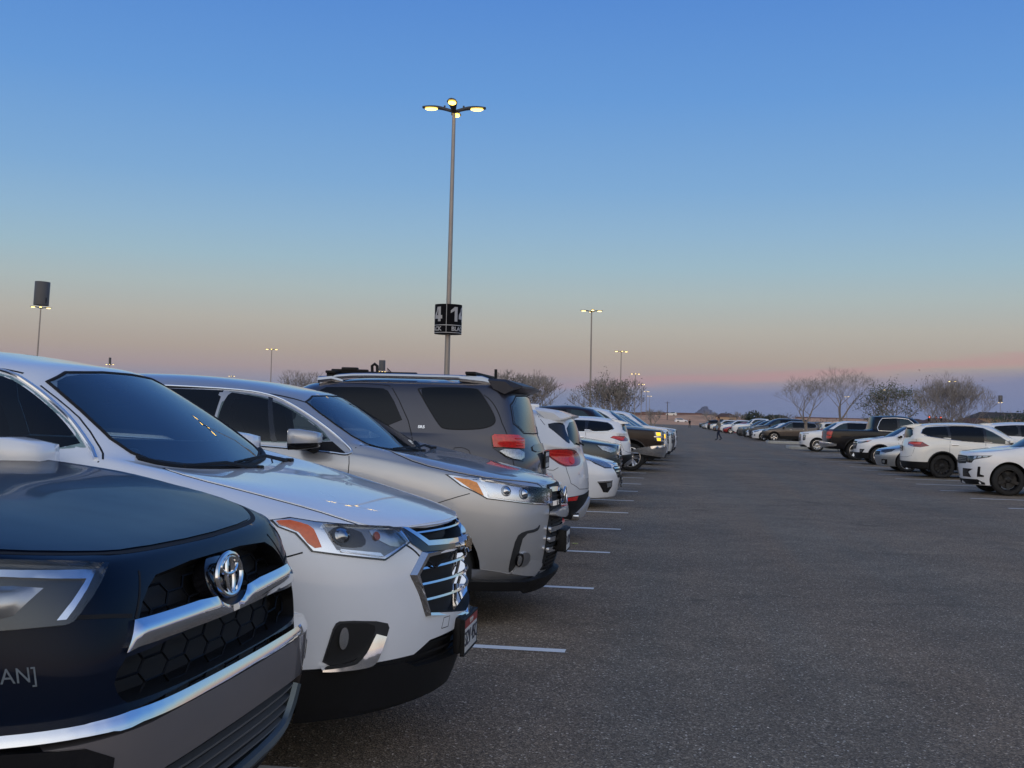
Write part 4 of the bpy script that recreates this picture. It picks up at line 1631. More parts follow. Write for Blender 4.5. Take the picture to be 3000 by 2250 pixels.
    c.patch('side_window', 'right', [(.875, 1.238), (.75, 1.357), (.545, 1.470), (.320, 1.561), (.08, 1.600), (-.03, 1.608), (-.03, 1.248, 1)], GLASS, .001, .004, .05, mirror='y', sm=1)
    c.patch('window_pillar', 'right', [(.30, 1.57), (.335, 1.562), (.46, 1.248), (.42, 1.248)], GLOSS_BK, .004, .01, .04, mirror='y', sm=0)
    c.patch('mirror_base', 'right', [(.86, 1.26), (.66, 1.25), (.74, 1.20), (.97, 1.185)], BLACK_PL, .004, .01, .04, mirror='y', sm=0)
    c.patch('rear_window', 'right', [(-.05, 1.610), (-.9, 1.62), (-1.5, 1.60), (-1.9, 1.53), (-1.8, 1.31), (-.05, 1.258)], GLASS_DK, .002, .01, .06, mirror='y', sm=0)
    c.tube_on('window_trim', 'right', [(-1.6, 1.625), (-.8, 1.642), (.06, 1.622), (.335, 1.583), (.555, 1.490), (.78, 1.366), (.97, 1.238), (1.024, 1.192), (.98, 1.170), (.876, 1.185), (.3, 1.222), (-1.0, 1.26)], .010, CHROME, .002, mirror='y')
    c.line('top', [(.60, .58), (.4, .62), (0, .64), (-.8, .65), (-1.8, .63)], .008, .001, True, 1)
    cabin_fit(e, d)
    mirrors(c, .73, 1.275, .95, P, cap=GLOSS_BK, size=(.22, .25, .17))
    wheels(e, d, 'five', RIM_S)
    h, n = c.hit('front', 0, .55)
    MB().box((h.x + .03, 0, .55), (.06, .33, .17), .015).build('plate_bracket', BLACK_PL, e, True)
    plate(e, h.x + .066, 0, .545, 1, None, '7L 0294')
    finish_body(c, 'body', P)
    return c


def car_grey():
    d, xf, y, face, s = NEAR['D']
    d = dict(d)
    e = tag(place('parked_suv', xf, y, d['L'], face, s), 'dark grey SUV backed in with red tail lights, rear spoiler and roof rails', 'car')
    d.update(hdr=(-.05, 1.70), cowl=(.62, 1.26), roof=[(.05, 1.67), (-.05, 1.70), (-.5, 1.765), (-.9, 1.775), (-1.6, 1.77), (-2.2, 1.74)])
    P = paint('graphite', (.046, .047, .066), metal=.5, rough=.40)
    c = make_body(d, e)
    Q = [(-1.255, 1.660, 0), (-1.36, 1.678), (-1.777, 1.680), (-1.835, 1.652), (-1.998, 1.415), (-1.982, 1.344), (-1.845, 1.306), (-1.547, 1.298), (-1.487, 1.335)]
    c.patch('quarter_window', 'left', Q, GLASS_DK, .003, .01, .05, mirror='y', sm=2)
    c.line('left', Q + [Q[0]], .007, .001, True, 2)
    c.patch('rear_door_window', 'left', [(-.20, 1.655), (-.90, 1.668), (-1.0, 1.625), (-1.19, 1.29), (-.20, 1.28)], GLASS_DK, .003, .01, .05, mirror='y', sm=1)
    c.patch('front_door_window', 'left', [(-.13, 1.62), (.30, 1.29), (-.13, 1.28)], GLASS_DK, .003, .01, .05, mirror='y', sm=1)
    c.line('left', [(-.15, 1.70), (-.95, 1.702), (-1.04, 1.64), (-1.25, 1.28), (-1.27, 1.0), (-1.15, .80)], .004, .001, True, 1)
    lamp = [(.785, 1.250), (.808, 1.268), (1.066, 1.265), (1.165, 1.215), (1.140, 1.131), (1.10, 1.02), (.916, 1.042), (.787, 1.143)]
    tl = c.patch('tail_light', 135, lamp, GLOSS_BK, .004, .02, .02, mirror='y', sm=0)
    c.patch('red_lens', 135, [(.792, 1.246), (.812, 1.262), (1.064, 1.259), (1.157, 1.213), (1.134, 1.135), (.876, 1.149), (.796, 1.147)], REDL, .02, .02, .015, sm=0, parent=tl, bulge=.008)
    c.patch('clear_lens', 135, [(.81, 1.132), (1.130, 1.126), (1.098, 1.030), (.920, 1.050)], principled('reverse_lens', (.60, .58, .52), .14, metal=.7, noise=.3, nscale=60), .018, .018, .015, sm=1, parent=tl, bulge=.006)
    for k in range(3):
        z = 1.235 - k * .028
        c.patch('lens_rib', 135, [(1.0, z), (1.12, z - .004), (1.12, z - .012), (1.0, z - .008)], principled('bright_red', (.75, .05, .04), .2), .033, .006, .03, sm=0, parent=tl)
    c.patch('rear_window', 'rear', sym([(0, 1.615), (-.60, 1.600), (-.695, 1.29), (0, 1.28)]), principled('back_glass', (.035, .042, .042), .03, spec=.9), .003, .01, .05, sm=1)
    c.line('rear', sym([(0, 1.63), (-.62, 1.615), (-.72, 1.28), (0, 1.265)]) + [(0, 1.63)], .006, .002, False, 1)
    c.line('rear', [(-.74, 1.62), (-.80, 1.28), (-.80, .70), (-.6, .66), (.6, .66), (.80, .70), (.80, 1.28), (.74, 1.62)], .004, .001, False, 1)
    c.line('left', [(-1.646, 1.134), (-1.722, 1.142), (-1.801, 1.104), (-1.80, .97), (-1.64, .97), (-1.646, 1.134)], .0028, .001, False, 1)
    # spoiler over the tailgate
    V, F = [], []
    prof = [(-1.90, 1.776), (-2.06, 1.768), (-2.235, 1.712), (-2.235, 1.692), (-2.16, 1.655), (-2.05, 1.655), (-1.95, 1.70)]
    for k, yy in enumerate((-.70, -.66, 0, .66, .70)):
        for (x, z) in prof:
            xx = x + (.10 if abs(yy) == .70 else (.02 if yy else -.02)) * (1 if x < -2.1 else 0)
            V.append((xx, yy, z - (.02 if abs(yy) == .70 else 0)))
    n = len(prof)
    for k in range(4):
        for j in range(n):
            F.append((k * n + j, k * n + (j + 1) % n, (k + 1) * n + (j + 1) % n, (k + 1) * n + j))
    F += [tuple(range(n))[::-1], tuple(range(4 * n, 5 * n))]
    mesh_obj('rear_spoiler', V, F, principled('spoiler_paint', (.030, .032, .044), .45, spec=.3), e, False)
    # tailgate garnish, plate, badge
    c.patch('tailgate_garnish', 'rear', sym([(0, 1.175), (-.42, 1.165), (-.44, 1.10), (0, 1.10)]), principled('garnish_grey', (.03, .032, .035), .3, coat=.5), .010, .03, .05, sm=1, bulge=.012)
    h, n_ = c.hit('rear', 0, 1.02)
    plate(e, h.x - .02, .0, 1.02, -1, None, 'CKT 8142')
    decal(c, 'trim_badge', 'left', -1.328, 1.312, 'SR5', .034, CHROME, .006, 1.2, flip=-1, bold=.001)
    c.patch('rear_bumper', 'rear', sym([(0, .86), (-.80, .86), (-.93, .80), (-.92, .55), (0, .50)]), P, .05, .07, .05, sm=1, bulge=.02)
    # roof rails with bright end blocks, cross bar and mounts
    for sgn in (1, -1):
        m = MB()
        pts = []
        for i in range(12):
            x = lerp(-.28, -1.98, i / 11)
            hz, _ = c.hit('top', x, .60 * sgn)
            pts.append(hz + Vector((0, 0, .045 if 0 < i < 11 else .0)))
        m.tube(pts, .024, 8)
        m.build('roof_rail', SATIN, e, True)
        for (xa, xb) in ((-1.62, -2.05), (-.26, -.50)):
            m = MB()
            pa, _ = c.hit('top', xa, .60 * sgn)
            pb, _ = c.hit('top', xb, .60 * sgn)
            m.tube([pa + Vector((0, 0, .036)), pa.lerp(pb, .55) + Vector((0, 0, .034)), pb + Vector((0, 0, -.004))], [.034, .034, .02], 8)
            m.build('rail_end', SATIN, e, True)
    for x in (-.38, -1.72):
        hz, _ = c.hit('top', x, 0)
        MB().box((x, 0, hz.z + .058), (.10, 1.26, .026), .010).box((x, .56, hz.z + .03), (.10, .06, .05), .01).box((x, -.56, hz.z + .03), (.10, .06, .05), .01).build('cross_bar', BLACK_PL, e, True)
    hz, _ = c.hit('top', -.70, .45)
    m = MB().box((-.52, .45, hz.z + .072), (.36, .05, .025), .01)
    m.box((-.52, .45, hz.z + .085), (.16, .06, .035), .012)
    m.tube([(-.74, .45, hz.z + .05), (-.735, .45, hz.z + .12), (-.76, .45, hz.z + .14), (-.785, .45, hz.z + .12), (-.79, .45, hz.z + .05)], .015, 8)
    m.tube([(-.90, .45, hz.z + .05), (-.885, .45, hz.z + .10), (-.93, .45, hz.z + .055)], .007, 6)
    m.box((-.75, .45, hz.z + .055), (.85, .04, .022), .008)
    m.build('bike_mount', BLACK_PL, e, True)
    hz, _ = c.hit('top', -1.95, .3)
    MB().tube([(-1.9, .25, hz.z), (-1.9, .25, hz.z + .13)], .014, 8).build('antenna', BLACK_PL, e, True)
    wheels(e, d, 'split6', RIM_S)
    mirrors(c, .40, 1.32, .94, P)
    finish_body(c, 'body', P)
    return c


def car_crossover():
    d, xf, y, face, s = NEAR['E']
    d = dict(d)
    e = tag(place('parked_crossover', xf, y, d['L'], face, s), 'white crossover backed in with large red tail light and silver lower bumper', 'car')
    P = paint('white_warm', (.76, .77, .79), rough=.3)
    c = make_body(d, e)
    LMP = [(.646, 1.050), (.672, 1.088), (1.047, 1.096), (1.255, 1.04), (1.30, .975), (1.25, .915), (1.15, .89), (1.021, .885), (.865, .888), (.72, .985)]
    tl = c.patch('tail_light', 135, LMP, REDD, .004, .02, .02, mirror='y', sm=1)
    c.patch('red_lens', 135, [(.665, 1.052), (.682, 1.080), (1.03, 1.086), (1.10, 1.03), (1.10, .93), (1.02, .897), (.885, .902), (.74, .985)], REDL, .014, .012, .012, sm=1, parent=tl, bulge=.006)
    c.patch('light_bar', 135, [(.70, 1.055), (.98, 1.052), (1.06, 1.00), (1.02, .92), (1.0, .93), (1.03, .995), (.97, 1.035), (.70, 1.042)], principled('bright_red', (.75, .05, .04), .2), .022, .008, .012, sm=1, parent=tl)
    c.patch('light_bar', 135, ellipse(.05, .045, 16, 1.03, .955), principled('bright_red', (.75, .05, .04), .2), .024, .008, .012, sm=0, parent=tl)
    c.patch('hatch_glass_side', 135, [(.75, 1.370), (.90, 1.402), (1.0, 1.385), (.98, 1.30), (1.02, 1.155), (.955, 1.160), (.86, 1.24)], GLOSS_BK, .003, .012, .03, mirror='y', sm=1)
    c.patch('rear_window', 'rear', sym([(0, 1.42), (-.50, 1.395), (-.62, 1.145), (0, 1.125)]), GLASS_DK, .003, .01, .05, sm=1)
    MB().tube([c.hit('rear', 0, 1.13)[0] + Vector((-.03, 0, 0)), c.hit('rear', .30, 1.16)[0] + Vector((-.03, 0, 0))], .012, 6).build('rear_wiper', BLACK_PL, e, True)
    # roof spoiler
    V, F = [], []
    prof = [(-1.60, 1.572), (-1.82, 1.540), (-2.03, 1.478), (-2.025, 1.46), (-1.92, 1.452), (-1.75, 1.46)]
    ys = (-.60, -.54, 0, .54, .60)
    for yy in ys:
        for (x, z) in prof:
            V.append((x + (.12 if abs(yy) == .60 and x < -1.9 else 0), yy, z - (.035 if abs(yy) == .60 else 0)))
    n = len(prof)
    for k in range(4):
        for j in range(n):
            F.append((k * n + j, k * n + (j + 1) % n, (k + 1) * n + (j + 1) % n, (k + 1) * n + j))
    F += [tuple(range(n))[::-1], tuple(range(4 * n, 5 * n))]
    sharp(mesh_obj('rear_spoiler', V, F, P, e, True), 30)
    # lower bumper
    c.patch('rear_bumper', 'rear', sym([(0, .575), (-.30, .55), (-.62, .535), (-.90, .50), (-.90, .30), (-.5, .26), (0, .26)]), BLACK_PL, .006, .02, .05, sm=0)
    c.patch('bumper_cladding', 135, [(.72, .48), (.939, .487), (1.15, .515), (1.10, .30), (.80, .30)], BLACK_PL, .007, .02, .04, sm=0, mirror='y')
    c.patch('reflector', 135, [(.934, .522), (1.150, .540), (1.120, .488), (.946, .485)], REDL, .010, .012, .02, sm=0, mirror='y')
    c.patch('skid_plate', 'rear', sym([(0, .50), (-.10, .48), (-.47, .32), (-.42, .275), (0, .27)]), principled('skid_silver', (.6, .6, .61), .35, metal=.4), .030, .03, .04, sm=0, bulge=.006)
    for sg in (1, -1):
        h, n_ = c.hit('rear', .44 * sg, .29)
        mb = MB().tube([(h.x + .15, .44 * sg, .285), (h.x - .06, .44 * sg, .285)], [.045, .045], 14, False)
        mb.tube([(h.x - .06, .44 * sg, .285), (h.x + .10, .44 * sg, .285)], [.038, .038], 14, True)
        mb.build('exhaust_tip', CHROME, e, True)
    h, n_ = c.hit('rear', 0, .82)
    c.patch('plate_recess', 'rear', sym([(0, .93), (-.28, .93), (-.25, .73), (0, .73)]), principled('recess_white', (.6, .6, .6), .4), .002, .01, .05, sm=1)
    c.line('rear', [(-.66, 1.10), (-.70, .90), (-.62, .62), (0, .60), (.62, .62), (.70, .90), (.66, 1.10)], .003, .001, False, 1)
    c.line('left', [(-1.72, .885), (-1.842, .835), (-1.91, .876)], .0028, .001, True, 1)
    c.line('left', [(-1.60, 1.52), (-1.66, 1.44), (-1.73, 1.365)], .003, .001, True, 1)
    decal(c, 'model_badge', 'rear', .46, .80, 'x', .05, CHROME, .004, flip=-1, bold=.002)
    c.patch('side_window', 'left', [(.80, 1.10), (.20, 1.46), (-.6, 1.50), (-1.35, 1.46), (-1.55, 1.34), (-1.35, 1.20)], GLASS_DK, .003, .01, .05, mirror='y', sm=1)
    hz, _ = c.hit('top', -1.55, 0)
    MB().box((-1.5, 0, hz.z + .03), (.16, .05, .07), .02).build('roof_fin', P, e, True)
    wheels(e, d, 'ten', RIM_S)
    mirrors(c, .62, 1.13, .90, P)
    finish_body(c, 'body', P)
    return c


# ------------------------------------------------------------------ the other vehicles
def suv(L=4.7, w=.925, h=1.68, **k):
    F = L / 2
    b = k.pop('belt_z', 1.08)
    lipz = k.pop('lipz', .98)
    d = dict(L=L, w=w, af=F - k.pop('oh', .90), ar=0, tr=.365, tw=.235, zb=.24, zl=.48, zm=.72, bf=.48, br=.36, fk=(.08, .32),
             lip=(.07, lipz), belt=[(F - .3, b - .12), (F - 1.5, b), (0, b + .02), (-1.4, b + .06), (-F, b + .12)],
             cowl=(F - 1.18, b + .03), hdr=(F - 2.0, h - .10), rroof=(-F + .22, h - .12), blight=(-F + .12, b + .06), aback=.34, hback=.22,
             rw=w - .30, roof=[(F - 1.9, h - .12), (F - 2.0, h - .10), (F - 2.6, h - .01), (.0, h), (-1.2, h - .02), (-F, h - .13)], edge=-.01, lipd=.05, wb=2.7)
    d.update(k)
    d['ar'] = d['af'] - d['wb']
    return d


def sedan(L=4.85, w=.915, h=1.46, **k):
    F = L / 2
    d = dict(L=L, w=w, af=F - .95, tr=.335, tw=.22, zb=.18, zl=.38, zm=.58, bf=.60, br=.40, fk=(.10, .36),
             lip=(.16, .76), belt=[(F - .3, .80), (F - 1.5, .90), (0, .94), (-1.4, .98), (-F, .98)], lipd=.04,
             cowl=(F - 1.30, .955), hdr=(F - 2.10, h - .10), rroof=(-.95, h - .12), blight=(-1.62, 1.02), aback=.40, hback=.26, gbr=.14,
             rw=.57, roof=[(F - 2.0, h - .13), (F - 2.10, h - .10), (F - 2.7, h - .01), (-.2, h), (-.9, h - .09), (-1.2, h - .16)], edge=.0, tailz=.97, wb=2.78, gw=w - .10)
    d.update(k)
    d['ar'] = d['af'] - d['wb']
    return d


def pickup(L=5.84, w=1.01, h=1.88, **k):
    F = L / 2
    d = dict(L=L, w=w, af=F - .97, tr=.405, tw=.275, zb=.40, zl=.62, zm=.88, bf=.30, br=.16, fk=(.06, .25),
             lip=(.06, 1.20), belt=[(F - .3, 1.20), (F - 1.6, 1.24), (0, 1.25), (-1.4, 1.27), (-F, 1.27)], lipd=.05,
             cowl=(F - 1.55, 1.30), hdr=(F - 2.12, h - .10), rroof=(-.92, h - .06), blight=(-1.06, 1.30), aback=.30, hback=.20, gbr=.10,
             rw=.70, roof=[(F - 2.0, h - .13), (F - 2.12, h - .10), (F - 2.6, h - .02), (.0, h), (-.9, h - .05), (-1.2, h - .08)], edge=.02, tailz=1.28, wb=3.645, w6=.03, r6=.03, bed=True, wgap=.08, wup=.03)
    d.update(k)
    d['ar'] = d['af'] - d['wb']
    if d.get('bed'):
        d['cuts'] = [([(-F + .10, -.74), (-1.20, -.74), (-1.20, .74), (-F + .10, .74)], 2, .95, 2)]
    return d


REDS = principled('tail_red', (.50, .012, .012), .16, coat=1.0, noise=.2, nscale=40)


def generic(name, label, cat, d, P, loc, face, scale=1.0, group=None, level=3, hl=None, tl=None, grille=None, gbars=(), gmat=CHROME, clad=False, wheel='five', rim=RIM_S,
            winx=None, trim=None, fog=None, doors=True, rails=False, plate_txt=None, detail=True, rz=0.0, lit=False, chin=True, spoiler=True, handles=True, arch=False, bump=None):
    """a complete vehicle; loc is the aisle-side end on the ground. lamps are given relative to the nose / tail"""
    L = d['L']
    F = L / 2
    e = empty(name, (loc[0] - L / 2 * scale * (1 if face in ('L+',) else -1), loc[1], 0), rz)
    # face: 'L+' left row nose to aisle, 'L-' left row tail to aisle, 'R+' right row nose, 'R-' right row tail
    sgn = 1 if face[0] == 'L' else -1
    e.location.x = loc[0] - sgn * L / 2 * scale
    ang = 0 if face in ('L+', 'R-') else PI
    e.rotation_euler = (0, 0, ang + rz)
    e.scale = (scale,) * 3
    tag(e, label, cat, group)
    d = dict(d)
    if clad:
        d['rowmat'] = {0: 1, 1: 1, 2: 1}
    c = make_body(d, e, level)
    u0 = .643 * F
    u1 = .7071 * F
    # windows
    belt = sorted(d['belt'])
    bz = lambda x: interp(belt, x)
    rz_ = lambda x: interp(sorted(d['roof']), x)
    A = d['cowl'][0] - d.get('aback', .4)
    H = d['hdr'][0] - d.get('hback', .22)
    W0, W1 = A - .10, H - .06
    if winx is None:
        winx = [(.02, -.04), (-1.02, -1.12)] if not d.get('bed') else [(.10, .02)]
    rear_x = d['blight'][0] + d.get('gbr', .18) + .14
    rear_t = d['rroof'][0] + .30
    edges = [(W0, W1)] + [(a, a) for p in winx for a in p] + [(rear_x, rear_t)]
    dk = d.get('rdrop', .04) + .085
    full = [(W0 + .05, bz(W0) + .028), (W1 + .04, rz_(W1) - dk + .012)] + [(lerp(W1, rear_t, k / 6), rz_(lerp(W1, rear_t, k / 6)) - dk + .012) for k in range(1, 7)] + [(rear_x - .03, bz(rear_x) + .028)]
    c.patch('window_surround', 'left', full, GLOSS_BK, .004, .014, .05, sm=1, mirror='y')
    for i in range(0, len(edges) - 1, 2):
        (b0, t0), (b1, t1) = edges[i], edges[i + 1]
        if b0 - b1 < .12:
            continue
        up = [(lerp(t0, t1, k / 5), rz_(lerp(t0, t1, k / 5)) - dk) for k in range(6)]
        poly = [(b0, bz(b0) + .035)] + up + [(b1, bz(b1) + .035)]
        g = GLASS_OP if i == 0 else GLASS_DK
        for s, vw in ((1, 'left'), (-1, 'right')):
            c.patch('side_window', vw, poly, g, .008, .01, .05 if level > 2 else .09, sm=0 if len(edges) > 2 and 0 < i < len(edges) - 2 else 1)
    if trim:
        tp = [(W0 + .04, bz(W0) + .03)] + [(lerp(W1, rear_t, k / 6), rz_(lerp(W1, rear_t, k / 6)) - dk + .02) for k in range(7)] + [(rear_x - .03, bz(rear_x) + .03)]
        c.tube_on('window_trim', 'left', tp + [(lerp(rear_x, W0, k / 5), bz(lerp(rear_x, W0, k / 5)) + .025) for k in range(1, 6)], .012, trim, .002, mirror='y', sm=1, n=6)
    wt, wb_ = d['rw'] - .10, d.get('gw', d['w'] - .075) - .12
    ch, hh = d['cowl'][1], d['hdr'][1]
    c.patch('windshield', 'front', sym([(0, hh - .01), (-wt * .9, hh - .035), (-wb_, ch + .08), (-wb_ * .7, ch + .035), (0, ch + .015)]), GLASS_OP, .007, .014, .05 if level > 2 else .09, sm=1)
    rt, rb = d['rroof'][1], d['blight'][1]
    c.patch('rear_window', 'rear', sym([(0, rt - .045), (-wt * .88, rt - .07), (-wb_ * .9, rb + .05), (0, rb + .03)]), GLASS_DK, .007, .014, .06, sm=1)
    # nose
    lipz = d['lip'][1]
    if hl:
        for (nm, poly, m, off) in hl:
            c.patch(nm, -40, [(u0 + a, z) for a, z in poly], m, off, .012, .03, mirror='y', sm=0)
    if grille:
        c.patch('grille', 'front', sym(grille), principled('grille_black', (.006, .006, .007), .45, spec=.25), .003, .015, .06, sm=0)
        for (hw, z, h) in gbars:
            c.patch('grille_bar', 'front', [(-hw, z), (hw, z), (hw, z - h), (-hw, z - h)], gmat, .012, .015, .06, sm=0)
    if fog:
        for (nm, poly, m, off) in fog:
            c.patch(nm, -40, [(u0 + a, z) for a, z in poly], m, off, .012, .03, mirror='y', sm=0)
    if tl:
        for (nm, poly, m, off) in tl:
            c.patch(nm, 135, [(u1 + a, z) for a, z in poly], m, off, .012, .03, mirror='y', sm=0)
    if detail:
        c.line('top', [(d['cowl'][0] + .02, d['w'] - .13), (d['af'], d['w'] - .12), (F - d['bf'] - .02, d['w'] - .17), (F - d['bf'] * .55, d['w'] * .66), (F - .16, d['w'] * .35), (F - .14, 0)], .005, .001, True, 1, .05)
        c.line('rear', [(-d['w'] + .17, rb), (-d['w'] + .16, .80), (-d['w'] + .25, .62), (0, .60), (d['w'] - .25, .62), (d['w'] - .16, .80), (d['w'] - .17, rb)], .004, .001, False, 1, .06)
    if doors and detail:
        zs = .40 if not d.get('bed') else .58
        xs = [A - .05] + [p[0] - .03 for p in winx]
        last = d['ar'] + d['tr'] + .02
        for k, x in enumerate(xs):
            x2 = x
            c.line('left', [(x, bz(x) + .01), (x - .02, .9), (x - .02, zs)], .004, .001, True, 0, .06)
            if handles and k + 1 < len(xs) + (0 if d.get('bed') else 0):
                hx = (xs[k + 1] if k + 1 < len(xs) else x - .9) + .14
                for s in (1, -1):
                    h, n = c.hit('left' if s > 0 else 'right', hx, bz(hx) - .11)
                    MB().box(h + Vector((0, s * .018, 0)), (.20, .028, .032), .010).build('door_handle', gmat if gmat is not None else P, e, True)
    if clad or arch:
        for ax in (d['af'], d['ar']):
            r = d['tr'] + d.get('wgap', .055) + .012
            pts = [(ax + r * math.cos(t), d['tr'] + d.get('wup', .01) + r * math.sin(t)) for t in np.linspace(-.25, PI + .25, 22)]
            for s in (1, -1):
                m = MB()
                L_ = []
                for (x, z) in pts:
                    h, n = c.hit('left' if s > 0 else 'right', x, z)
                    L_.append(Vector((x, h.y + s * .004, z)))
                m.tube(L_, .032 if clad else .018, 6)
                m.build('arch_trim', BLACK_PL if clad else P, e, True)
    if bump:
        for (view, half, m, off) in bump:
            c.patch('bumper', view, sym(half), m, off, off + .03, .06, sm=1, bulge=.012)
    if chin:
        c.patch('lower_bumper', 'front', sym([(0, d['zb'] + .12), (-d['w'] + .25, d['zb'] + .14), (-d['w'] + .1, d['zb'] + .02), (0, d['zb'] + .0)]), BLACK_PL, .006, .02, .08, sm=0)
    if spoiler and not d.get('bed') and d['rroof'][0] < -1.6:
        x0, z0 = d['rroof']
        V = [(x0 + .30, y, interp(sorted(d['roof']), x0 + .30) + .012) for y in (-wt, 0, wt)] + [(x0 - .16, y, z0 - .03) for y in (-wt * .95, 0, wt * .95)] + [(x0 - .15, y, z0 - .05) for y in (-wt * .95, 0, wt * .95)] + [(x0 + .10, y, z0 - .07) for y in (-wt, 0, wt)]
        Fs = []
        for r in range(3):
            for k in range(2):
                Fs.append((r * 3 + k, r * 3 + k + 1, r * 3 + k + 4, r * 3 + k + 3))
        Fs += [(0, 3, 6, 9), (2, 11, 8, 5), (9, 10, 1, 0), (10, 11, 2, 1)]
        o = mesh_obj('rear_spoiler', V, Fs, P, e, True)
        sharp(o, 30)
    if rails:
        roof_rails(c, d['hdr'][0] - .5, d['rroof'][0] + .35, d['rw'] - .06, rails if not isinstance(rails, bool) else SATIN, .045)
    mirrors(c, A - .10, bz(A) + .10, d['w'] - .06, P, size=(.17, .21, .15) if not d.get('bed') else (.16, .26, .24))
    wheels(e, d, wheel, rim)
    if plate_txt:
        if plate_txt[0] == 'f':
            h, n = c.hit('front', 0, plate_txt[2])
            plate(e, h.x + .025, 0, plate_txt[2], 1, None, plate_txt[1])
        else:
            h, n = c.hit('rear', 0, plate_txt[2])
            plate(e, h.x - .02, 0, plate_txt[2], -1, None, plate_txt[1])
    finish_body(c, 'body', P)
    e['tint'] = P.name
    return c


WHT = paint('pearl_white', (.84, .85, .87), rough=.3)
WHT2 = paint('cream_white', (.87, .85, .79), rough=.3)
SLV = paint('pale_silver', (.42, .44, .46), metal=.7, rough=.35)
BRN = principled('paint_brown', (.017, .008, .006), .34, coat=.22, coat_r=.03, spec=.3)
BLK = principled('paint_jet_black', (.004, .004, .006), .32, coat=.35, coat_r=.03, spec=.25)
TEAL = paint('dark_teal', (.020, .034, .042), metal=.4, rough=.36)
TAUPE = paint('taupe_grey', (.10, .080, .068), metal=.6, rough=.38)
NAVY = paint('navy', (.010, .015, .032), metal=.3, rough=.36)
GRY = paint('mid_grey', (.11, .11, .115), metal=.6, rough=.38)
RED = paint('red', (.32, .012, .012), rough=.32)
DKLENS = principled('dark_lamp', (.03, .035, .045), .12, coat=.8, noise=.3, nscale=60)
PLENS = principled('pale_lamp', (.36, .40, .44), .12, metal=.7, noise=.35, nscale=45)


def simple_lamps(z, out=-.98, inn=-.46, h=.11, m=None):
    m = m or PLENS
    return [('headlight', [(out, z + h * .7), (lerp(out, inn, .5), z + h * .55), (inn, z + .02), (inn - .02, z - h * .35), (lerp(out, inn, .55), z - h * .6), (out + .08, z - h * .1)], GLOSS_BK, .003),
            ('headlight_lens', [(out + .03, z + h * .6), (lerp(out, inn, .5), z + h * .45), (inn - .04, z + .01), (inn - .05, z - h * .25), (lerp(out, inn, .55), z - h * .48), (out + .10, z - h * .06)], m, .008)]


def simple_tails(z, h=.12, out=-.98, inn=-.30):
    return [('tail_light', [(out, z + h * .3), (lerp(out, inn, .4), z + h * .5), (inn, z + h * .2), (inn - .04, z - h * .3), (lerp(out, inn, .5), z - h * .5), (out + .1, z - h * .2)], REDS, .006)]


def unseen_neighbour():  # out-of-view SUV inferred from dark reflections, added to block the west glow
    generic('parked_suv', 'unseen added black SUV nearest the viewer, left of the grey-bumpered black SUV', 'car', suv(4.75, .94, 1.72, lipz=1.02), BLK, (-1.25, .15), 'L+', 1.0, level=2, hl=simple_lamps(.92), grille=[(0, .96), (-.42, .95), (-.40, .66), (0, .64)], gbars=[(.41, .9, .03)], detail=False)


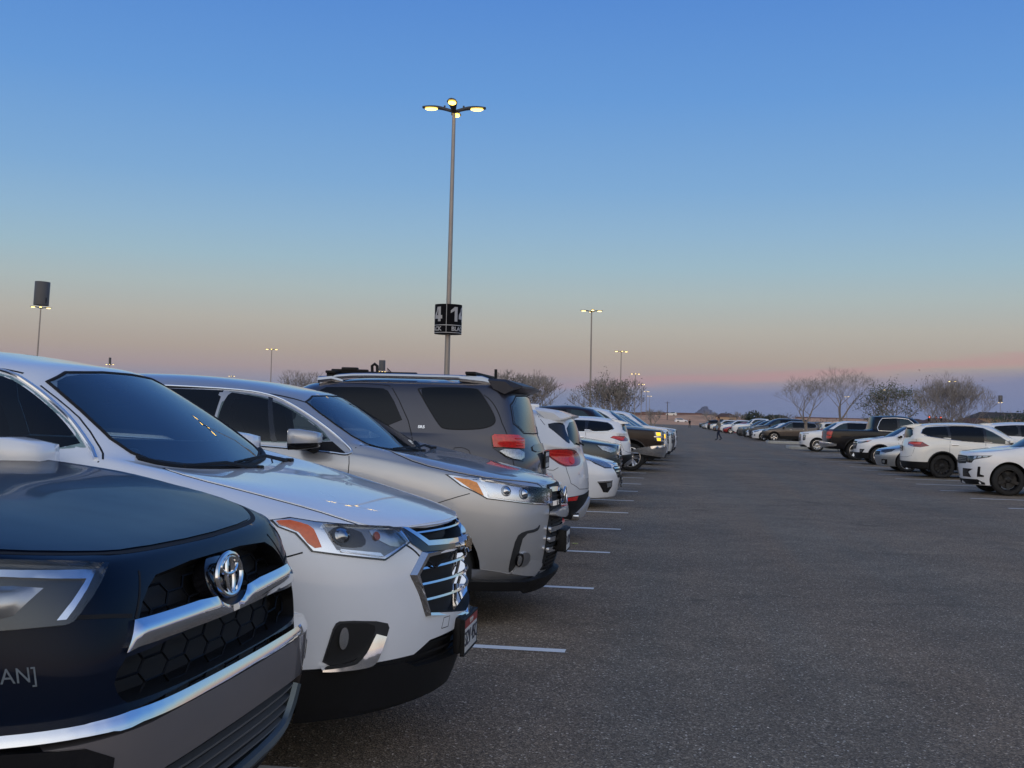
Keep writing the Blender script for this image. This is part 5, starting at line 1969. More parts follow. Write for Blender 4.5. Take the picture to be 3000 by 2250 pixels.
def left_row():
    # white sedan, nose out
    generic('parked_sedan', 'white sedan with chrome-edged grille, nose out just beyond the backed-in white crossover', 'car', sedan(4.87, .915, 1.47, zb=.17), WHT, (-.80, 19.65), 'L+', 1.03,
            hl=[('headlight', [(-.93, .83), (-.80, .845), (-.62, .80), (-.45, .70), (-.47, .655), (-.66, .66), (-.82, .73)], GLOSS_BK, .003),
                ('headlight_lens', [(-.91, .825), (-.80, .835), (-.62, .79), (-.47, .695), (-.49, .665), (-.66, .672), (-.81, .74)], PLENS, .010)],
            grille=[(0, .74), (-.34, .725), (-.44, .66), (-.30, .50), (0, .49)], gbars=[(.36, .725, .02), (.40, .665, .02), (.37, .61, .016), (.33, .555, .016)],
            fog=[('fog_pocket', [(-.80, .43), (-.48, .45), (-.46, .36), (-.54, .26), (-.66, .27)], GLOSS_BK, .004), ('fog_trim', [(-.82, .45), (-.48, .465), (-.48, .445), (-.80, .425)], CHROME, .010),
                 ('fog_lamp', [(-.62, .42), (-.50, .43), (-.50, .36), (-.60, .35)], PLENS, .012)],
            gmat=CHROME, winx=[(.02, -.05), (-.95, -1.02)], chin=False, plate_txt=('f', '9C 1164', .42), trim=CHROME)
    # dark teal luxury SUV, nose out, behind the sedan
    generic('parked_suv', 'dark teal SUV nose with chrome shield grille, just beyond the white sedan on the left', 'car', suv(4.78, .95, 1.68, lipz=.99, belt_z=1.08), TEAL, (-.92, 22.5), 'L+', 1.02,
            hl=simple_lamps(.90, -.95, -.44, .12, PLENS), grille=[(0, .98), (-.34, .96), (-.42, .80), (-.30, .55), (0, .50)], gbars=[(.36, .93, .014), (.40, .86, .014), (.40, .79, .014), (.36, .70, .014), (.32, .61, .014)],
            bump=[('front', [(0, .985), (-.36, .968), (-.445, .80), (-.31, .53), (-.27, .55), (-.40, .80), (-.33, .93), (0, .955)], CHROME, .02)], trim=CHROME)
    # white coupe-like crossover, tail out
    generic('parked_crossover', 'white crossover with slim red tail lights, tail out beside the brown pickup', 'car',
            suv(4.36, .912, 1.53, belt_z=1.04, lipz=.93, wb=2.67, oh=.83, rroof=(-1.92, 1.40), tailz=.98), WHT, (-1.0, 30.5), 'L-', 1.03,
            tl=[('tail_light', [(-1.0, .98), (-.93, 1.03), (-.55, 1.03), (-.34, .96), (-.36, .90), (-.72, .90)], REDD, .006), ('red_lens', [(-.98, .98), (-.92, 1.02), (-.66, 1.01), (-.58, .96), (-.72, .915)], REDL, .012),
                ('light_bar', [(-.90, 1.0), (-.72, .98), (-.66, .94), (-.60, 1.0), (-.55, 1.0), (-.64, .92), (-.70, .92), (-.76, .965)], principled('bright_red', (.75, .05, .04), .2), .02)],
            bump=[('rear', [(0, .56), (-.60, .56), (-.92, .52), (-.9, .28), (0, .26)], BLACK_PL, .012), ('rear', [(0, .44), (-.45, .42), (-.66, .27), (0, .25)], SATIN, .03)], winx=[(.02, -.05), (-.98, -1.06)], trim=CHROME, wheel='ten')
    # brown pickup, nose out with lit lamps
    c = generic('parked_pickup', 'dark brown pickup with chrome bumper and lit amber headlights, nose out in the left row', 'pickup',
                pickup(5.84, 1.016, 1.88, bed=True), BRN, (-.16, 34.0), 'L+', 1.0, grille=[(0, 1.17), (-.56, 1.16), (-.58, .84), (0, .84)], gbars=[(.58, 1.10, .035), (.58, 1.0, .03), (.58, .905, .035)],
                hl=[('headlight', [(-.90, 1.175), (-.46, 1.165), (-.46, .87), (-.88, .88)], GLOSS_BK, .004), ('lamp_trim', [(-.90, 1.03), (-.44, 1.02), (-.44, 1.00), (-.90, 1.005)], CHROME, .012),
                    ('headlight_lens', [(-.86, 1.15), (-.50, 1.145), (-.50, 1.035), (-.85, 1.045)], PLENS, .010), ('headlight_lens', [(-.84, .99), (-.50, .985), (-.50, .885), (-.82, .895)], PLENS, .010),
                    ('turn_lamp', [(-.83, 1.14), (-.66, 1.138), (-.66, 1.045), (-.82, 1.05)], AMB_ON, .016), ('turn_lamp', [(-.82, .98), (-.67, .978), (-.67, .895), (-.80, .90)], AMB_ON, .016)],
                bump=[('front', [(0, .78), (-.70, .78), (-.985, .75), (-.99, .50), (-.72, .44), (0, .44)], CHROME, .09)], wheel='split6', rim=RIM_S, winx=[(.14, .04)], chin=False,
                fog=[('valance', [(-1.20, .56), (-.30, .52), (-.30, .40), (-1.10, .42)], BLACK_PL, .05)], plate_txt=None, arch=True)
    # white large SUV, nose out
    generic('parked_suv', 'large white SUV with stacked vertical lamps, nose out beyond the brown pickup', 'car',
            suv(5.18, 1.02, 1.89, belt_z=1.20, lipz=1.16, wb=2.95, zb=.28, bf=.40, oh=1.02, tr=.40), WHT, (-.02, 38.4), 'L+', 1.0,
            grille=[(0, 1.14), (-.52, 1.12), (-.50, .74), (0, .70)], gbars=[(.5, 1.06, .02), (.5, .98, .02), (.5, .9, .02), (.48, .82, .02)],
            hl=[('headlight', [(-1.0, 1.13), (-.60, 1.10), (-.52, .98), (-.58, .80), (-.66, .98), (-.95, 1.08)], PLENS, .006), ('turn_lamp', [(-.74, 1.05), (-.62, 1.04), (-.62, .90), (-.70, .92)], AMB_ON, .012)],
            fog=[('fog_pocket', [(-.72, .70), (-.56, .68), (-.56, .50), (-.68, .52)], GLOSS_BK, .005)], wheel='many', rails=SATIN, trim=CHROME)
    for i, (y, P, lab, dd) in enumerate([
        (42.2, WHT2, 'cream white SUV nose out just past the large white SUV in the left row', suv(4.9, .96, 1.76, belt_z=1.12, lipz=1.04, wb=2.85)),
        (45.4, NAVY, 'navy SUV showing little but its windshield at the end of the left row', suv(4.8, .95, 1.72, belt_z=1.1, lipz=1.02)),
        (48.6, WHT, 'white SUV farthest along the visible left row', suv(5.1, 1.0, 1.86, belt_z=1.18, lipz=1.12, wb=2.95)),
    ]):
        generic('parked_suv', lab, 'car', dd, P, (.12 + .1 * i, y), 'L+', 1.0, level=2, hl=simple_lamps(dd['lip'][1] - .06), grille=[(0, dd['lip'][1] - .02), (-.42, dd['lip'][1] - .03), (-.40, .66), (0, .64)], gbars=[(.41, .93, .02), (.41, .83, .02)], detail=False)
    # vehicles of the row behind, their roofs just showing
    generic('parked_suv', 'white SUV of the row behind, black-racked roof showing above the backed-in white crossover', 'car', suv(4.9, .96, 1.84, belt_z=1.15), WHT, (-6.6, 29.2), 'L-', 1.0, level=2, rails=BLACK_PL, detail=False)


def right_row():
    S = .97
    # white SUV at the right edge
    generic('parked_suv', 'white SUV with narrow three-segment headlights and black wheels at the right edge', 'car',
            suv(4.81, .95, 1.70, belt_z=1.08, lipz=.985, wb=2.815, bf=.42, zb=.22), WHT, (6.74, 27.75), 'R+', S,
            hl=[('headlight', [(-1.02, .93), (-.74, .92), (-.40, .90), (-.40, .74), (-.56, .74), (-.64, .82), (-.95, .885)], GLOSS_BK, .004),
                ('headlight_lens', [(-.95, .915), (-.85, .912), (-.84, .885), (-.92, .89)], PLENS, .010), ('headlight_lens', [(-.82, .91), (-.74, .908), (-.72, .86), (-.80, .875)], PLENS, .010), ('headlight_lens', [(-.70, .905), (-.63, .90), (-.62, .835), (-.69, .85)], PLENS, .010)],
            grille=[(0, .91), (-.42, .90), (-.50, .80), (-.40, .72), (0, .70)], gbars=[(.40, .86, .006), (.42, .82, .006), (.42, .78, .006)], gmat=SATIN,
            fog=[('intake', [(-.60, .60), (-.20, .60), (-.15, .40), (-.52, .40), (-.44, .52)], GLOSS_BK, .005), ('fog_slot', [(-.80, .66), (-.74, .66), (-.70, .42), (-.86, .42), (-.86, .46), (-.78, .48)], GLOSS_BK, .005)],
            wheel='five', rim=RIM_B, arch=False, clad=False, trim=None)
    e = [o for o in COL.objects if o.get('label', '').startswith('white SUV with narrow three')][0]
    # white crossover, tail out, seen along its side
    generic('parked_crossover', 'cream white crossover with black wheels, tail out in the right row', 'car',
            suv(4.69, .92, 1.72, belt_z=1.09, lipz=.97, wb=2.706, zb=.25, roof=[(.45, 1.60), (.345, 1.62), (-.3, 1.705), (-.7, 1.715), (-1.4, 1.68), (-2.3, 1.58)], rroof=(-2.10, 1.585), hback=.24,
                belt=[(2.0, .98), (.85, 1.06), (0, 1.10), (-1.1, 1.15), (-1.6, 1.25), (-2.3, 1.30)], blight=(-2.2, 1.18), tailz=1.02), WHT2, (6.95, 35.7), 'R-', S, level=3,
            tl=[('tail_light', [(-1.12, .98), (-.93, 1.10), (-.56, 1.10), (-.42, 1.08), (-.42, .99), (-.70, .94), (-.90, .93)], REDD, .006),
                ('red_lens', [(-.92, 1.085), (-.58, 1.085), (-.46, 1.07), (-.46, 1.03), (-.62, 1.01), (-.90, 1.01)], REDL, .012),
                ('clear_lens', [(-.68, .985), (-.50, 1.015), (-.46, 1.0), (-.70, .95)], PLENS, .014)],
            clad=True, wheel='many', rim=RIM_B, winx=[(.02, -.06), (-1.02, -1.10)], trim=CHROME, rails=WHT2, plate_txt=('r', '2BR K57', .88))
    # low silver sedan hidden behind it
    generic('parked_sedan', 'pale silver sedan, only its low nose showing left of the cream crossover', 'car', sedan(4.7, .90, 1.44), SLV, (6.82, 39.4), 'R+', S,
            hl=simple_lamps(.70, -.95, -.42, .11, DKLENS), grille=[(0, .72), (-.40, .70), (-.42, .56), (0, .54)], gbars=[(.40, .70, .02)],
            fog=[('fog_pocket', [(-.74, .42), (-.50, .42), (-.46, .24), (-.70, .24)], GLOSS_BK, .005), ('fog_lamp', [(-.64, .38), (-.54, .38), (-.53, .29), (-.62, .29)], PLENS, .012)], chin=False)
    # white crossover nose out
    generic('parked_crossover', 'white crossover with chrome grille bar, nose out between pale sedan and black pickup', 'car',
            suv(4.65, .92, 1.66, belt_z=1.06, lipz=.97, wb=2.725, zb=.24), WHT, (7.05, 45.3), 'R+', S,
            hl=[('headlight', [(-1.02, .97), (-.80, .94), (-.44, .89), (-.46, .83), (-.66, .84), (-.90, .90)], DKLENS, .004), ('headlight_lens', [(-.80, .93), (-.50, .885), (-.51, .85), (-.66, .855)], PLENS, .010), ('amber_reflector', [(-1.0, .965), (-.86, .945), (-.86, .915)], AMBER, .010)],
            grille=[(0, .94), (-.40, .92), (-.46, .80), (-.36, .62), (0, .60)], gbars=[(.42, .865, .028), (.44, .79, .012), (.41, .73, .012), (.38, .67, .012)], clad=True,
            fog=[('fog_pocket', [(-.80, .62), (-.58, .62), (-.56, .48), (-.70, .48)], GLOSS_BK, .005), ('fog_lamp', [(-.70, .59), (-.62, .59), (-.60, .52), (-.68, .52)], PLENS, .012)])
    # black pickup, tail out
    c = generic('parked_pickup', 'black pickup with chrome rear bumper and tall tail lights, in the right row', 'pickup',
                pickup(5.9, 1.04, 1.96, zb=.44), BLK, (6.62, 50.9), 'R-', 1.0,
                tl=[('tail_light', [(-.90, 1.22), (-.70, 1.24), (-.56, 1.20), (-.54, .90), (-.66, .86), (-.84, .90)], REDD, .02), ('red_lens', [(-.88, 1.18), (-.72, 1.20), (-.60, 1.16), (-.60, 1.06), (-.86, 1.06)], REDL, .032), ('red_lens', [(-.86, 1.0), (-.60, 1.0), (-.59, .92), (-.82, .93)], REDL, .032)],
                bump=[('rear', [(0, .76), (-.70, .76), (-1.0, .72), (-.98, .56), (0, .54)], CHROME, .11), ('rear', [(0, 1.30), (-.80, 1.29), (-.80, 1.22), (0, 1.22)], BLACK_PL, .012)], wheel='six', rim=RIM_S, winx=[(.14, .04)], trim=CHROME, chin=False, arch=True, hl=simple_lamps(1.1))
    # white three-row SUV nose out
    generic('parked_suv', 'white SUV with vertical corner lamps, nose out just left of the black pickup', 'car',
            suv(4.98, .985, 1.75, belt_z=1.12, lipz=1.04, wb=2.90, bf=.34, zb=.24), WHT, (7.0, 63.6), 'R+', .98,
            hl=[('headlight', [(-.84, .92), (-.66, .92), (-.64, .62), (-.74, .60), (-.82, .66)], GLOSS_BK, .005), ('headlight_lens', [(-.80, .89), (-.70, .89), (-.69, .78), (-.79, .78)], PLENS, .012), ('headlight_lens', [(-.79, .75), (-.70, .75), (-.70, .66), (-.78, .66)], PLENS, .012),
                ('light_strip', [(-.98, 1.01), (-.60, .98), (-.60, .96), (-.96, .985)], DKLENS, .006)],
            grille=[(0, .96), (-.44, .95), (-.50, .80), (-.44, .58), (0, .56)], gbars=[(.44, .92, .02), (.47, .86, .02), (.48, .80, .02), (.47, .74, .02), (.45, .68, .02), (.44, .62, .02)], wheel='many', rim=RIM_S, rails=SATIN, clad=False)
    # grey-brown crossover beyond the planter
    generic('parked_crossover', 'taupe grey crossover with black wheel-arch cladding, behind the bare planter tree in the right row', 'car',
            suv(4.62, .93, 1.68, belt_z=1.06, lipz=.94, wb=2.66), TAUPE, (7.25, 92.2), 'R+', 1.0, hl=simple_lamps(.90, -1.0, -.46, .12, PLENS), grille=[(0, .90), (-.44, .88), (-.44, .64), (0, .62)], gbars=[(.46, .90, .03)], clad=True, trim=CHROME, wheel='five')
    generic('parked_sedan', 'white sedan with dark mesh grille, nose poking out left of the taupe crossover', 'car', sedan(4.6, .90, 1.44), WHT, (6.6, 95.2), 'R+', 1.05, level=2, hl=simple_lamps(.72), grille=[(0, .70), (-.44, .68), (-.40, .40), (0, .38)], gbars=[(.4, .56, .012), (.4, .5, .012)], fog=[('fog_lamp', [(-.72, .48), (-.54, .48), (-.56, .38), (-.70, .38)], GLOSS_BK, .006)], chin=False)
    generic('parked_suv', 'navy three-row SUV taller than the sedans around it, beyond the taupe crossover', 'car', suv(4.95, .99, 1.80, belt_z=1.14, lipz=1.05, wb=2.82), NAVY, (6.6, 98.4), 'R+', 1.05, level=2, hl=simple_lamps(.98), grille=[(0, 1.0), (-.5, .98), (-.5, .72), (0, .7)], gbars=[(.5, .96, .04), (.5, .84, .02)], rails=BLACK_PL)


def far_cars():
    """the rest of the right row towards the far end, and the rows behind it"""
    protos = {}
    specs = {'suv': suv(4.7, .93, 1.70), 'big': suv(5.0, .99, 1.80, belt_z=1.14, lipz=1.05, wb=2.85), 'sedan': sedan(4.8, .91, 1.45), 'pickup': pickup(5.8, 1.01, 1.90)}
    out = []
    plan = [(102.4, 'sedan', WHT, '+', 'white sedan nose out, next past the navy three-row SUV'),
            (106.8, 'suv', TEAL, '+', 'dark teal SUV with pale hood reflections, third past the taupe crossover'),
            (112.6, 'suv', GRY, '+', 'grey SUV with silver wheel, right of the white pickup in the far right row'),
            (121.5, 'pickup', WHT, '+', 'white crew-cab pickup nose out behind the walking person'),
            (138.0, 'sedan', RED, '+', 'small red car beside the white pickup, partly behind the walking person'),
            (146.0, 'suv', WHT, '+', 'white SUV next to the red car in the far right row'),
            (154.0, 'sedan', SLV, '+', 'silver sedan past the red car in the far right row'),
            (162.0, 'sedan', GRY, '+', 'grey sedan deep in the far right row'),
            (171.0, 'suv', WHT2, '+', 'cream SUV deep in the far right row'),
            (180.0, 'suv', BLK, '-', 'black SUV tail out deep in the far right row with red tail light'),
            (190.0, 'suv', WHT, '+', 'white SUV near the end of the far right row'),
            (203.0, 'sedan', SLV, '+', 'silver sedan at the end of the far right row'),
            (214.0, 'suv', TEAL, '+', 'dark teal SUV last in the far right row')]
    second = [(11.9, 46.6, 'big', WHT, '-', 'tall white SUV in the row behind, tail showing past the cream crossover bonnet'),
              (12.6, 84.0, 'suv', WHT, '-', 'white SUV in the row behind, sloping tail above the bed of the black pickup'),
              (12.6, 92.0, 'big', SLV, '-', 'silver SUV in the row behind, roof showing above the bed of the black pickup'),
              (12.4, 53.5, 'sedan', WHT, '-', 'white sedan in the row behind, roof showing past the front of the cream crossover'),
              (12.4, 57.0, 'suv', GRY, '-', 'grey SUV in the row behind, dim roof right of the cream crossover'),
              (12.6, 100.0, 'suv', WHT2, '-', 'cream SUV in the row behind the bare planter trees'),
              (12.6, 110.0, 'suv', NAVY, '-', 'navy SUV in the row behind the navy three-row SUV')]
    jobs = [((6.65 - .012 * max(0, y - 100), y), k, P, s, lab, 'cars along the far end of the right row') for (y, k, P, s, lab) in plan] + [((x, y), k, P, s, lab, 'cars in the row behind the right row') for (x, y, k, P, s, lab) in second]
    for (xy, k, P, s, lab, grp) in jobs:
        nm = {'suv': 'parked_suv', 'big': 'parked_suv', 'sedan': 'parked_sedan', 'pickup': 'parked_pickup'}[k]
        cat = 'pickup' if k == 'pickup' else 'car'
        d = specs[k]
        if k not in protos:
            lz = d['lip'][1]
            c = generic(nm, lab, cat, d, P, xy, 'R' + s, 1.0, grp, level=2, hl=simple_lamps(lz - .07), tl=simple_tails(d['blight'][1] - .12), grille=[(0, lz - .04), (-.44, lz - .05), (-.42, lz - .36), (0, lz - .38)], gbars=[(.43, lz - .10, .03), (.43, lz - .22, .02)], wheel='five', detail=False)
            protos[k] = (c.root, P)
            index_children()
            continue
        src, P0 = protos[k]
        o = copy_tree(src)
        L = d['L']
        o.location = (xy[0] + L / 2, xy[1], 0)
        o.rotation_euler = (0, 0, PI if s == '+' else 0)
        o.scale = (1, 1, 1)
        tag(o, lab, cat, grp)
        for ch in [q for q in COL.objects if q.parent == o]:
            for i, sl in enumerate(ch.material_slots):
                if sl.material == P0:
                    sl.link = 'OBJECT'
                    sl.material = P


# ------------------------------------------------------------------ setting
LEFT_Y0, RIGHT_Y0, BAY = 7.356, 22.705, 2.74


def strip_sheet(name, quads, mat, z):
    V, F = [], []
    for q in quads:
        k = len(V)
        V += [(x, y, z) for x, y in q]
        F.append((k, k + 1, k + 2, k + 3))
    return mesh_obj(name, V, F, mat, None, False)


def line_paint(name, cov):
    m, nt, out = new_mat(name)
    N, L = nt.nodes.new, nt.links.new
    tc = N('ShaderNodeTexCoord')
    n = N('ShaderNodeTexNoise')
    n.inputs['Scale'].default_value = 26
    n.inputs['Detail'].default_value = 7
    n.inputs['Roughness'].default_value = .68
    L(tc.outputs['Object'], n.inputs['Vector'])
    n2 = N('ShaderNodeTexNoise')
    n2.inputs['Scale'].default_value = 2.2
    L(tc.outputs['Object'], n2.inputs['Vector'])
    ad = N('ShaderNodeMath')
    ad.operation = 'MULTIPLY_ADD'
    L(n2.outputs['Fac'], ad.inputs[0])
    ad.inputs[1].default_value = .35
    L(n.outputs['Fac'], ad.inputs[2])
    r = N('ShaderNodeMapRange')
    r.inputs['From Min'].default_value = cov - .06
    r.inputs['From Max'].default_value = cov + .05
    L(ad.outputs[0], r.inputs['Value'])
    d = N('ShaderNodeBsdfPrincipled')
    d.inputs['Base Color'].default_value = (.84, .83, .80, 1)
    d.inputs['Roughness'].default_value = .7
    t = N('ShaderNodeBsdfTransparent')
    mx = N('ShaderNodeMixShader')
    L(r.outputs[0], mx.inputs[0])
    L(d.outputs[0], mx.inputs[1])
    L(t.outputs[0], mx.inputs[2])
    L(mx.outputs[0], out.inputs[0])
    return m


def build_ground():
    A = asphalt_mat()
    g = mesh_obj('parking_lot', [(-260, -60, 0), (260, -60, 0), (260, 352, 0), (-260, 352, 0)], [(0, 1, 2, 3)], A, None, False)
    tag(g, kind='structure')
    sand = principled('desert_ground', (.26, .17, .105), .95, noise=.3, nscale=.05)
    # desert plain out to the horizon
    V = [(-9000, -3000, -.06), (9000, -3000, -.06), (9000, 14000, -.06), (-9000, 14000, -.06)]
    tag(mesh_obj('desert_ground', V, [(0, 1, 2, 3)], sand, None, False), kind='structure')
    # low earth bank beyond the lot
    rnd = random.Random(3)
    V, F = [], []
    n = 160
    prof = [(352, -.05), (380, .3), (415, 1.0), (440, 2.2), (452, 2.9), (470, 3.1), (560, 3.0), (700, -.3)]
    for i in range(n + 1):
        x = -260 + 760 * i / n
        k = 1 + .22 * math.sin(x * .031) + .12 * math.sin(x * .083 + 1) + rnd.uniform(-.05, .05)
        for (y, z) in prof:
            V.append((x, y + 8 * math.sin(x * .02) * (0 if y < 360 else 1), max(-.3, z * k)))
    m = len(prof)
    for i in range(n):
        for j in range(m - 1):
            F.append((i * m + j, (i + 1) * m + j, (i + 1) * m + j + 1, i * m + j + 1))
    tag(mesh_obj('earth_bank', V, F, principled('bank_soil', (.62, .33, .18), .95, noise=.35, nscale=.12), None, True), kind='structure')
    # distant peak
    V, F = [], []
    prof = [(-1.0, 0), (-.86, .22), (-.74, .44), (-.68, .48), (-.58, .30), (-.44, .26), (-.30, .55), (-.16, .78), (-.05, .96), (.02, 1.0), (.10, .96), (.20, .76), (.34, .58), (.52, .40), (.72, .22), (.92, .08), (1.1, 0)]
    cx, cy, hw, hh = MOUNT
    rr = random.Random(9)
    rows = 9
    P2 = []
    for a, b in zip(prof[:-1], prof[1:]):
        for t in range(4):
            P2.append((lerp(a[0], b[0], t / 4), lerp(a[1], b[1], t / 4)))
    P2.append(prof[-1])
    for (u, h) in P2:
        for j in range(rows):
            t = j / (rows - 1) * 2 - 1
            k = max(0, 1 - abs(t) ** 1.3)
            jit = rr.uniform(-.05, .05) * (1 if 0 < j < rows - 1 else 0)
            V.append((cx + u * hw + rr.uniform(-4, 4), cy + t * hw * 1.3, -1 + hh * max(0, h * k + (jit if h > .05 else 0))))
    for i in range(len(P2) - 1):
        for j in range(rows - 1):
            F.append((i * rows + j, (i + 1) * rows + j, (i + 1) * rows + j + 1, i * rows + j + 1))
    tag(mesh_obj('mountain', V, F, principled('hazed_rock', (.13, .12, .15), .95, noise=.4, nscale=.01), None, False), kind='structure')  # rock colour lightened so the peak looks hazier
    # bay lines: each a painted stripe of its own
    lm = line_paint('bay_line_paint', .86)
    lw = .052
    for i in range(-2, 16):
        y = LEFT_Y0 + BAY * i
        o = strip_sheet('bay_line', [((-6.2, y - lw), (-.644, y - lw), (-.644, y + lw), (-6.2, y + lw))], lm, .004)
        tag(o, kind='structure')
    for i in range(-3, 24):
        y = RIGHT_Y0 + BAY * i
        o = strip_sheet('bay_line', [((6.427, y - lw), (11.9, y - lw), (11.9, y + lw), (6.427, y + lw))], lm, .004)
        tag(o, kind='structure')
    wm = line_paint('worn_line_paint', .60)
    for (x0, x1, y, w) in ((-1, 5.2, 58.5, .16), (.6, 6.0, 71, .2), (1.5, 6.4, 88, .22), (-.2, 5.5, 47.5, .12)):
        o = strip_sheet('worn_line', [((x0, y - w), (x1, y - w), (x1, y + w), (x0, y + w))], wm, .004)
        tag(o, kind='structure')


def curb_island(x0, x1, y0, y1, label):
    m = MB()
    conc = principled('concrete', (.40, .40, .37), .85, noise=.15, nscale=3, bump=.2, bscale=60)
    w, h = .16, .17
    e = tag(empty('planter_island', ((x0 + x1) / 2, (y0 + y1) / 2, 0)), label, 'planter island', 'kerbed planter islands in the right row')
    cx, cy = (x0 + x1) / 2, (y0 + y1) / 2
    for (c, d) in (((0, y0 - cy, h / 2), (x1 - x0, w, h)), ((0, y1 - cy, h / 2), (x1 - x0, w, h)), ((x0 - cx, 0, h / 2), (w, y1 - y0 - w - .004, h)), ((x1 - cx, 0, h / 2), (w, y1 - y0 - w - .004, h))):
        m.box(c, d, .03)
    m.build('kerb', conc, e)
    MB().box((0, 0, .05), (x1 - x0 - w, y1 - y0 - w, .1)).build('soil', principled('planter_soil', (.16, .11, .08), .95, noise=.3, nscale=6), e)


LAMP_ON = principled('lamp_glow', (1, .9, .6), .4, emit=(1.0, .63, .10), estr=6.5)
LAMP_FAR = principled('lamp_glow_far', (1, .9, .6), .4, emit=(1.0, .72, .24), estr=5.0)
POLE = principled('pole_metal', (.28, .26, .25), .38, metal=.7, rvar=.08)
POLE_DK = principled('fixture_bronze', (.045, .042, .042), .45, coat=.2)
SIGN_BK = principled('sign_black', (.003, .003, .005), .6, spec=.1)
SIGN_LT = principled('sign_grey', (.42, .42, .43), .5)


def cyl_patch(name, verts2d, faces, R, mat, parent, loc, a0):
    """flat lettering wrapped onto a cylinder of radius R: x runs round, y up"""
    V = []
    for (x, y) in verts2d:
        t = a0 + x / R
        V.append((loc[0] + R * math.cos(t), loc[1] + R * math.sin(t), loc[2] + y))
    return mesh_obj(name, V, faces, mat, parent, False)


def wrap_text(txt, size, R, mat, parent, loc, a0, name, sx=1.0, bold=.0):
    me = text_mesh(txt, size, 0, bold=bold)
    bm = bmesh.new()
    bm.from_mesh(me)
    bmesh.ops.triangulate(bm, faces=list(bm.faces))
    bmesh.ops.subdivide_edges(bm, edges=[e for e in bm.edges if e.calc_length() > .05], cuts=3)
    bm.verts.index_update()
    v = [(q.co.x * sx, q.co.y) for q in bm.verts]
    f = [[q.index for q in p.verts] for p in bm.faces]
    bm.free()
    return cyl_patch(name, v, f, R, mat, parent, loc, a0)


def lamp_post(loc, label, h=11.4, rot=0.0, near=False, r=.10, tilt=0.0, arms=4, group='parking lot lamp posts', glow=None, span=1.07):
    e = tag(empty('lamp_post', loc, rot), label, 'lamp post', group)
    e.rotation_euler = (0, tilt, rot)
    glow = glow or (LAMP_ON if near else LAMP_FAR)
    MB().tube([(0, 0, 0), (0, 0, h * .5), (0, 0, h - .15)], [r * 1.1, r * .85, r * .62], 20 if near else 8).build('pole', POLE, e, True)
    MB().lathe([(r * 2.6, 0), (r * 2.6, .75), (r * 2.2, .8)], 20).build('pole_base', principled('concrete', (.4, .4, .37), .85), e, True)
    for k in range(arms):
        a = PI / 2 * k
        R = Matrix.Rotation(a, 3, 'Z')
        m = MB()
        s = span
        n = 10
        V, F = [], []
        # leaf shaped arm and head, thin at the hub and broad at the lamp
        for i in range(n + 1):
            t = i / n
            x = s * t
            wd = lerp(.05, .17, min(1, t * 1.5)) * (1 if t < .86 else max(.35, 1 - (t - .86) * 4))
            zc = .16 * math.sin(min(1, t * 1.5) * PI * .5) - .02 * t
            th = lerp(.10, .055, t)
            for (yy, zz) in ((-wd, zc - th * .5), (-wd * .8, zc + th * .35), (0, zc + th * .55), (wd * .8, zc + th * .35), (wd, zc - th * .5)):
                V.append(tuple(R @ Vector((x, yy, h - .08 + zz))))
        for i in range(n):
            for j in range(5):
                F.append((i * 5 + j, i * 5 + (j + 1) % 5, i * 5 + 5 + (j + 1) % 5, i * 5 + 5 + j))
        F += [(4, 3, 2, 1, 0), tuple(n * 5 + j for j in range(5))]
        head = mesh_obj('lamp_head', V, F, POLE_DK, e, True)
        sharp(head, 45)
        # glowing bowl lens under the outer half
        L = MB()
        bm = bmesh.new()
        bmesh.ops.create_uvsphere(bm, u_segments=14, v_segments=8, radius=1)
        bm.verts.index_update()
        Vs = []
        for v in bm.verts:
            p = v.co
            Vs.append(R @ Vector((s * .72 + p.x * s * .20, p.y * .13, h + .03 + (p.z * .055 if p.z < 0 else p.z * .01) + (-.02))))
        L.add(Vs, [[v.index for v in f.verts] for f in bm.faces])
        bm.free()
        L.build('lamp_lens', glow, head, True)
        if near:
            MB().box(R @ Vector((s * .30, 0, h + .10)), (.06, .06, .05), .012).build('photocell', POLE_DK, head)
    return e


def top_drum(e, h, digits=None, rot=0):
    m = MB().lathe([(.78, h + .25), (.78, h + 2.75), (.76, h + 2.78)], 32)
    o = m.build('sign_drum', principled('drum_grey', (.075, .075, .08), .5, noise=.08), e, True)
    if digits:
        wrap_text(digits, .75, .785, SIGN_BK, o, (0, 0, h + .75), rot, 'sign_digits', 1.0, .012)


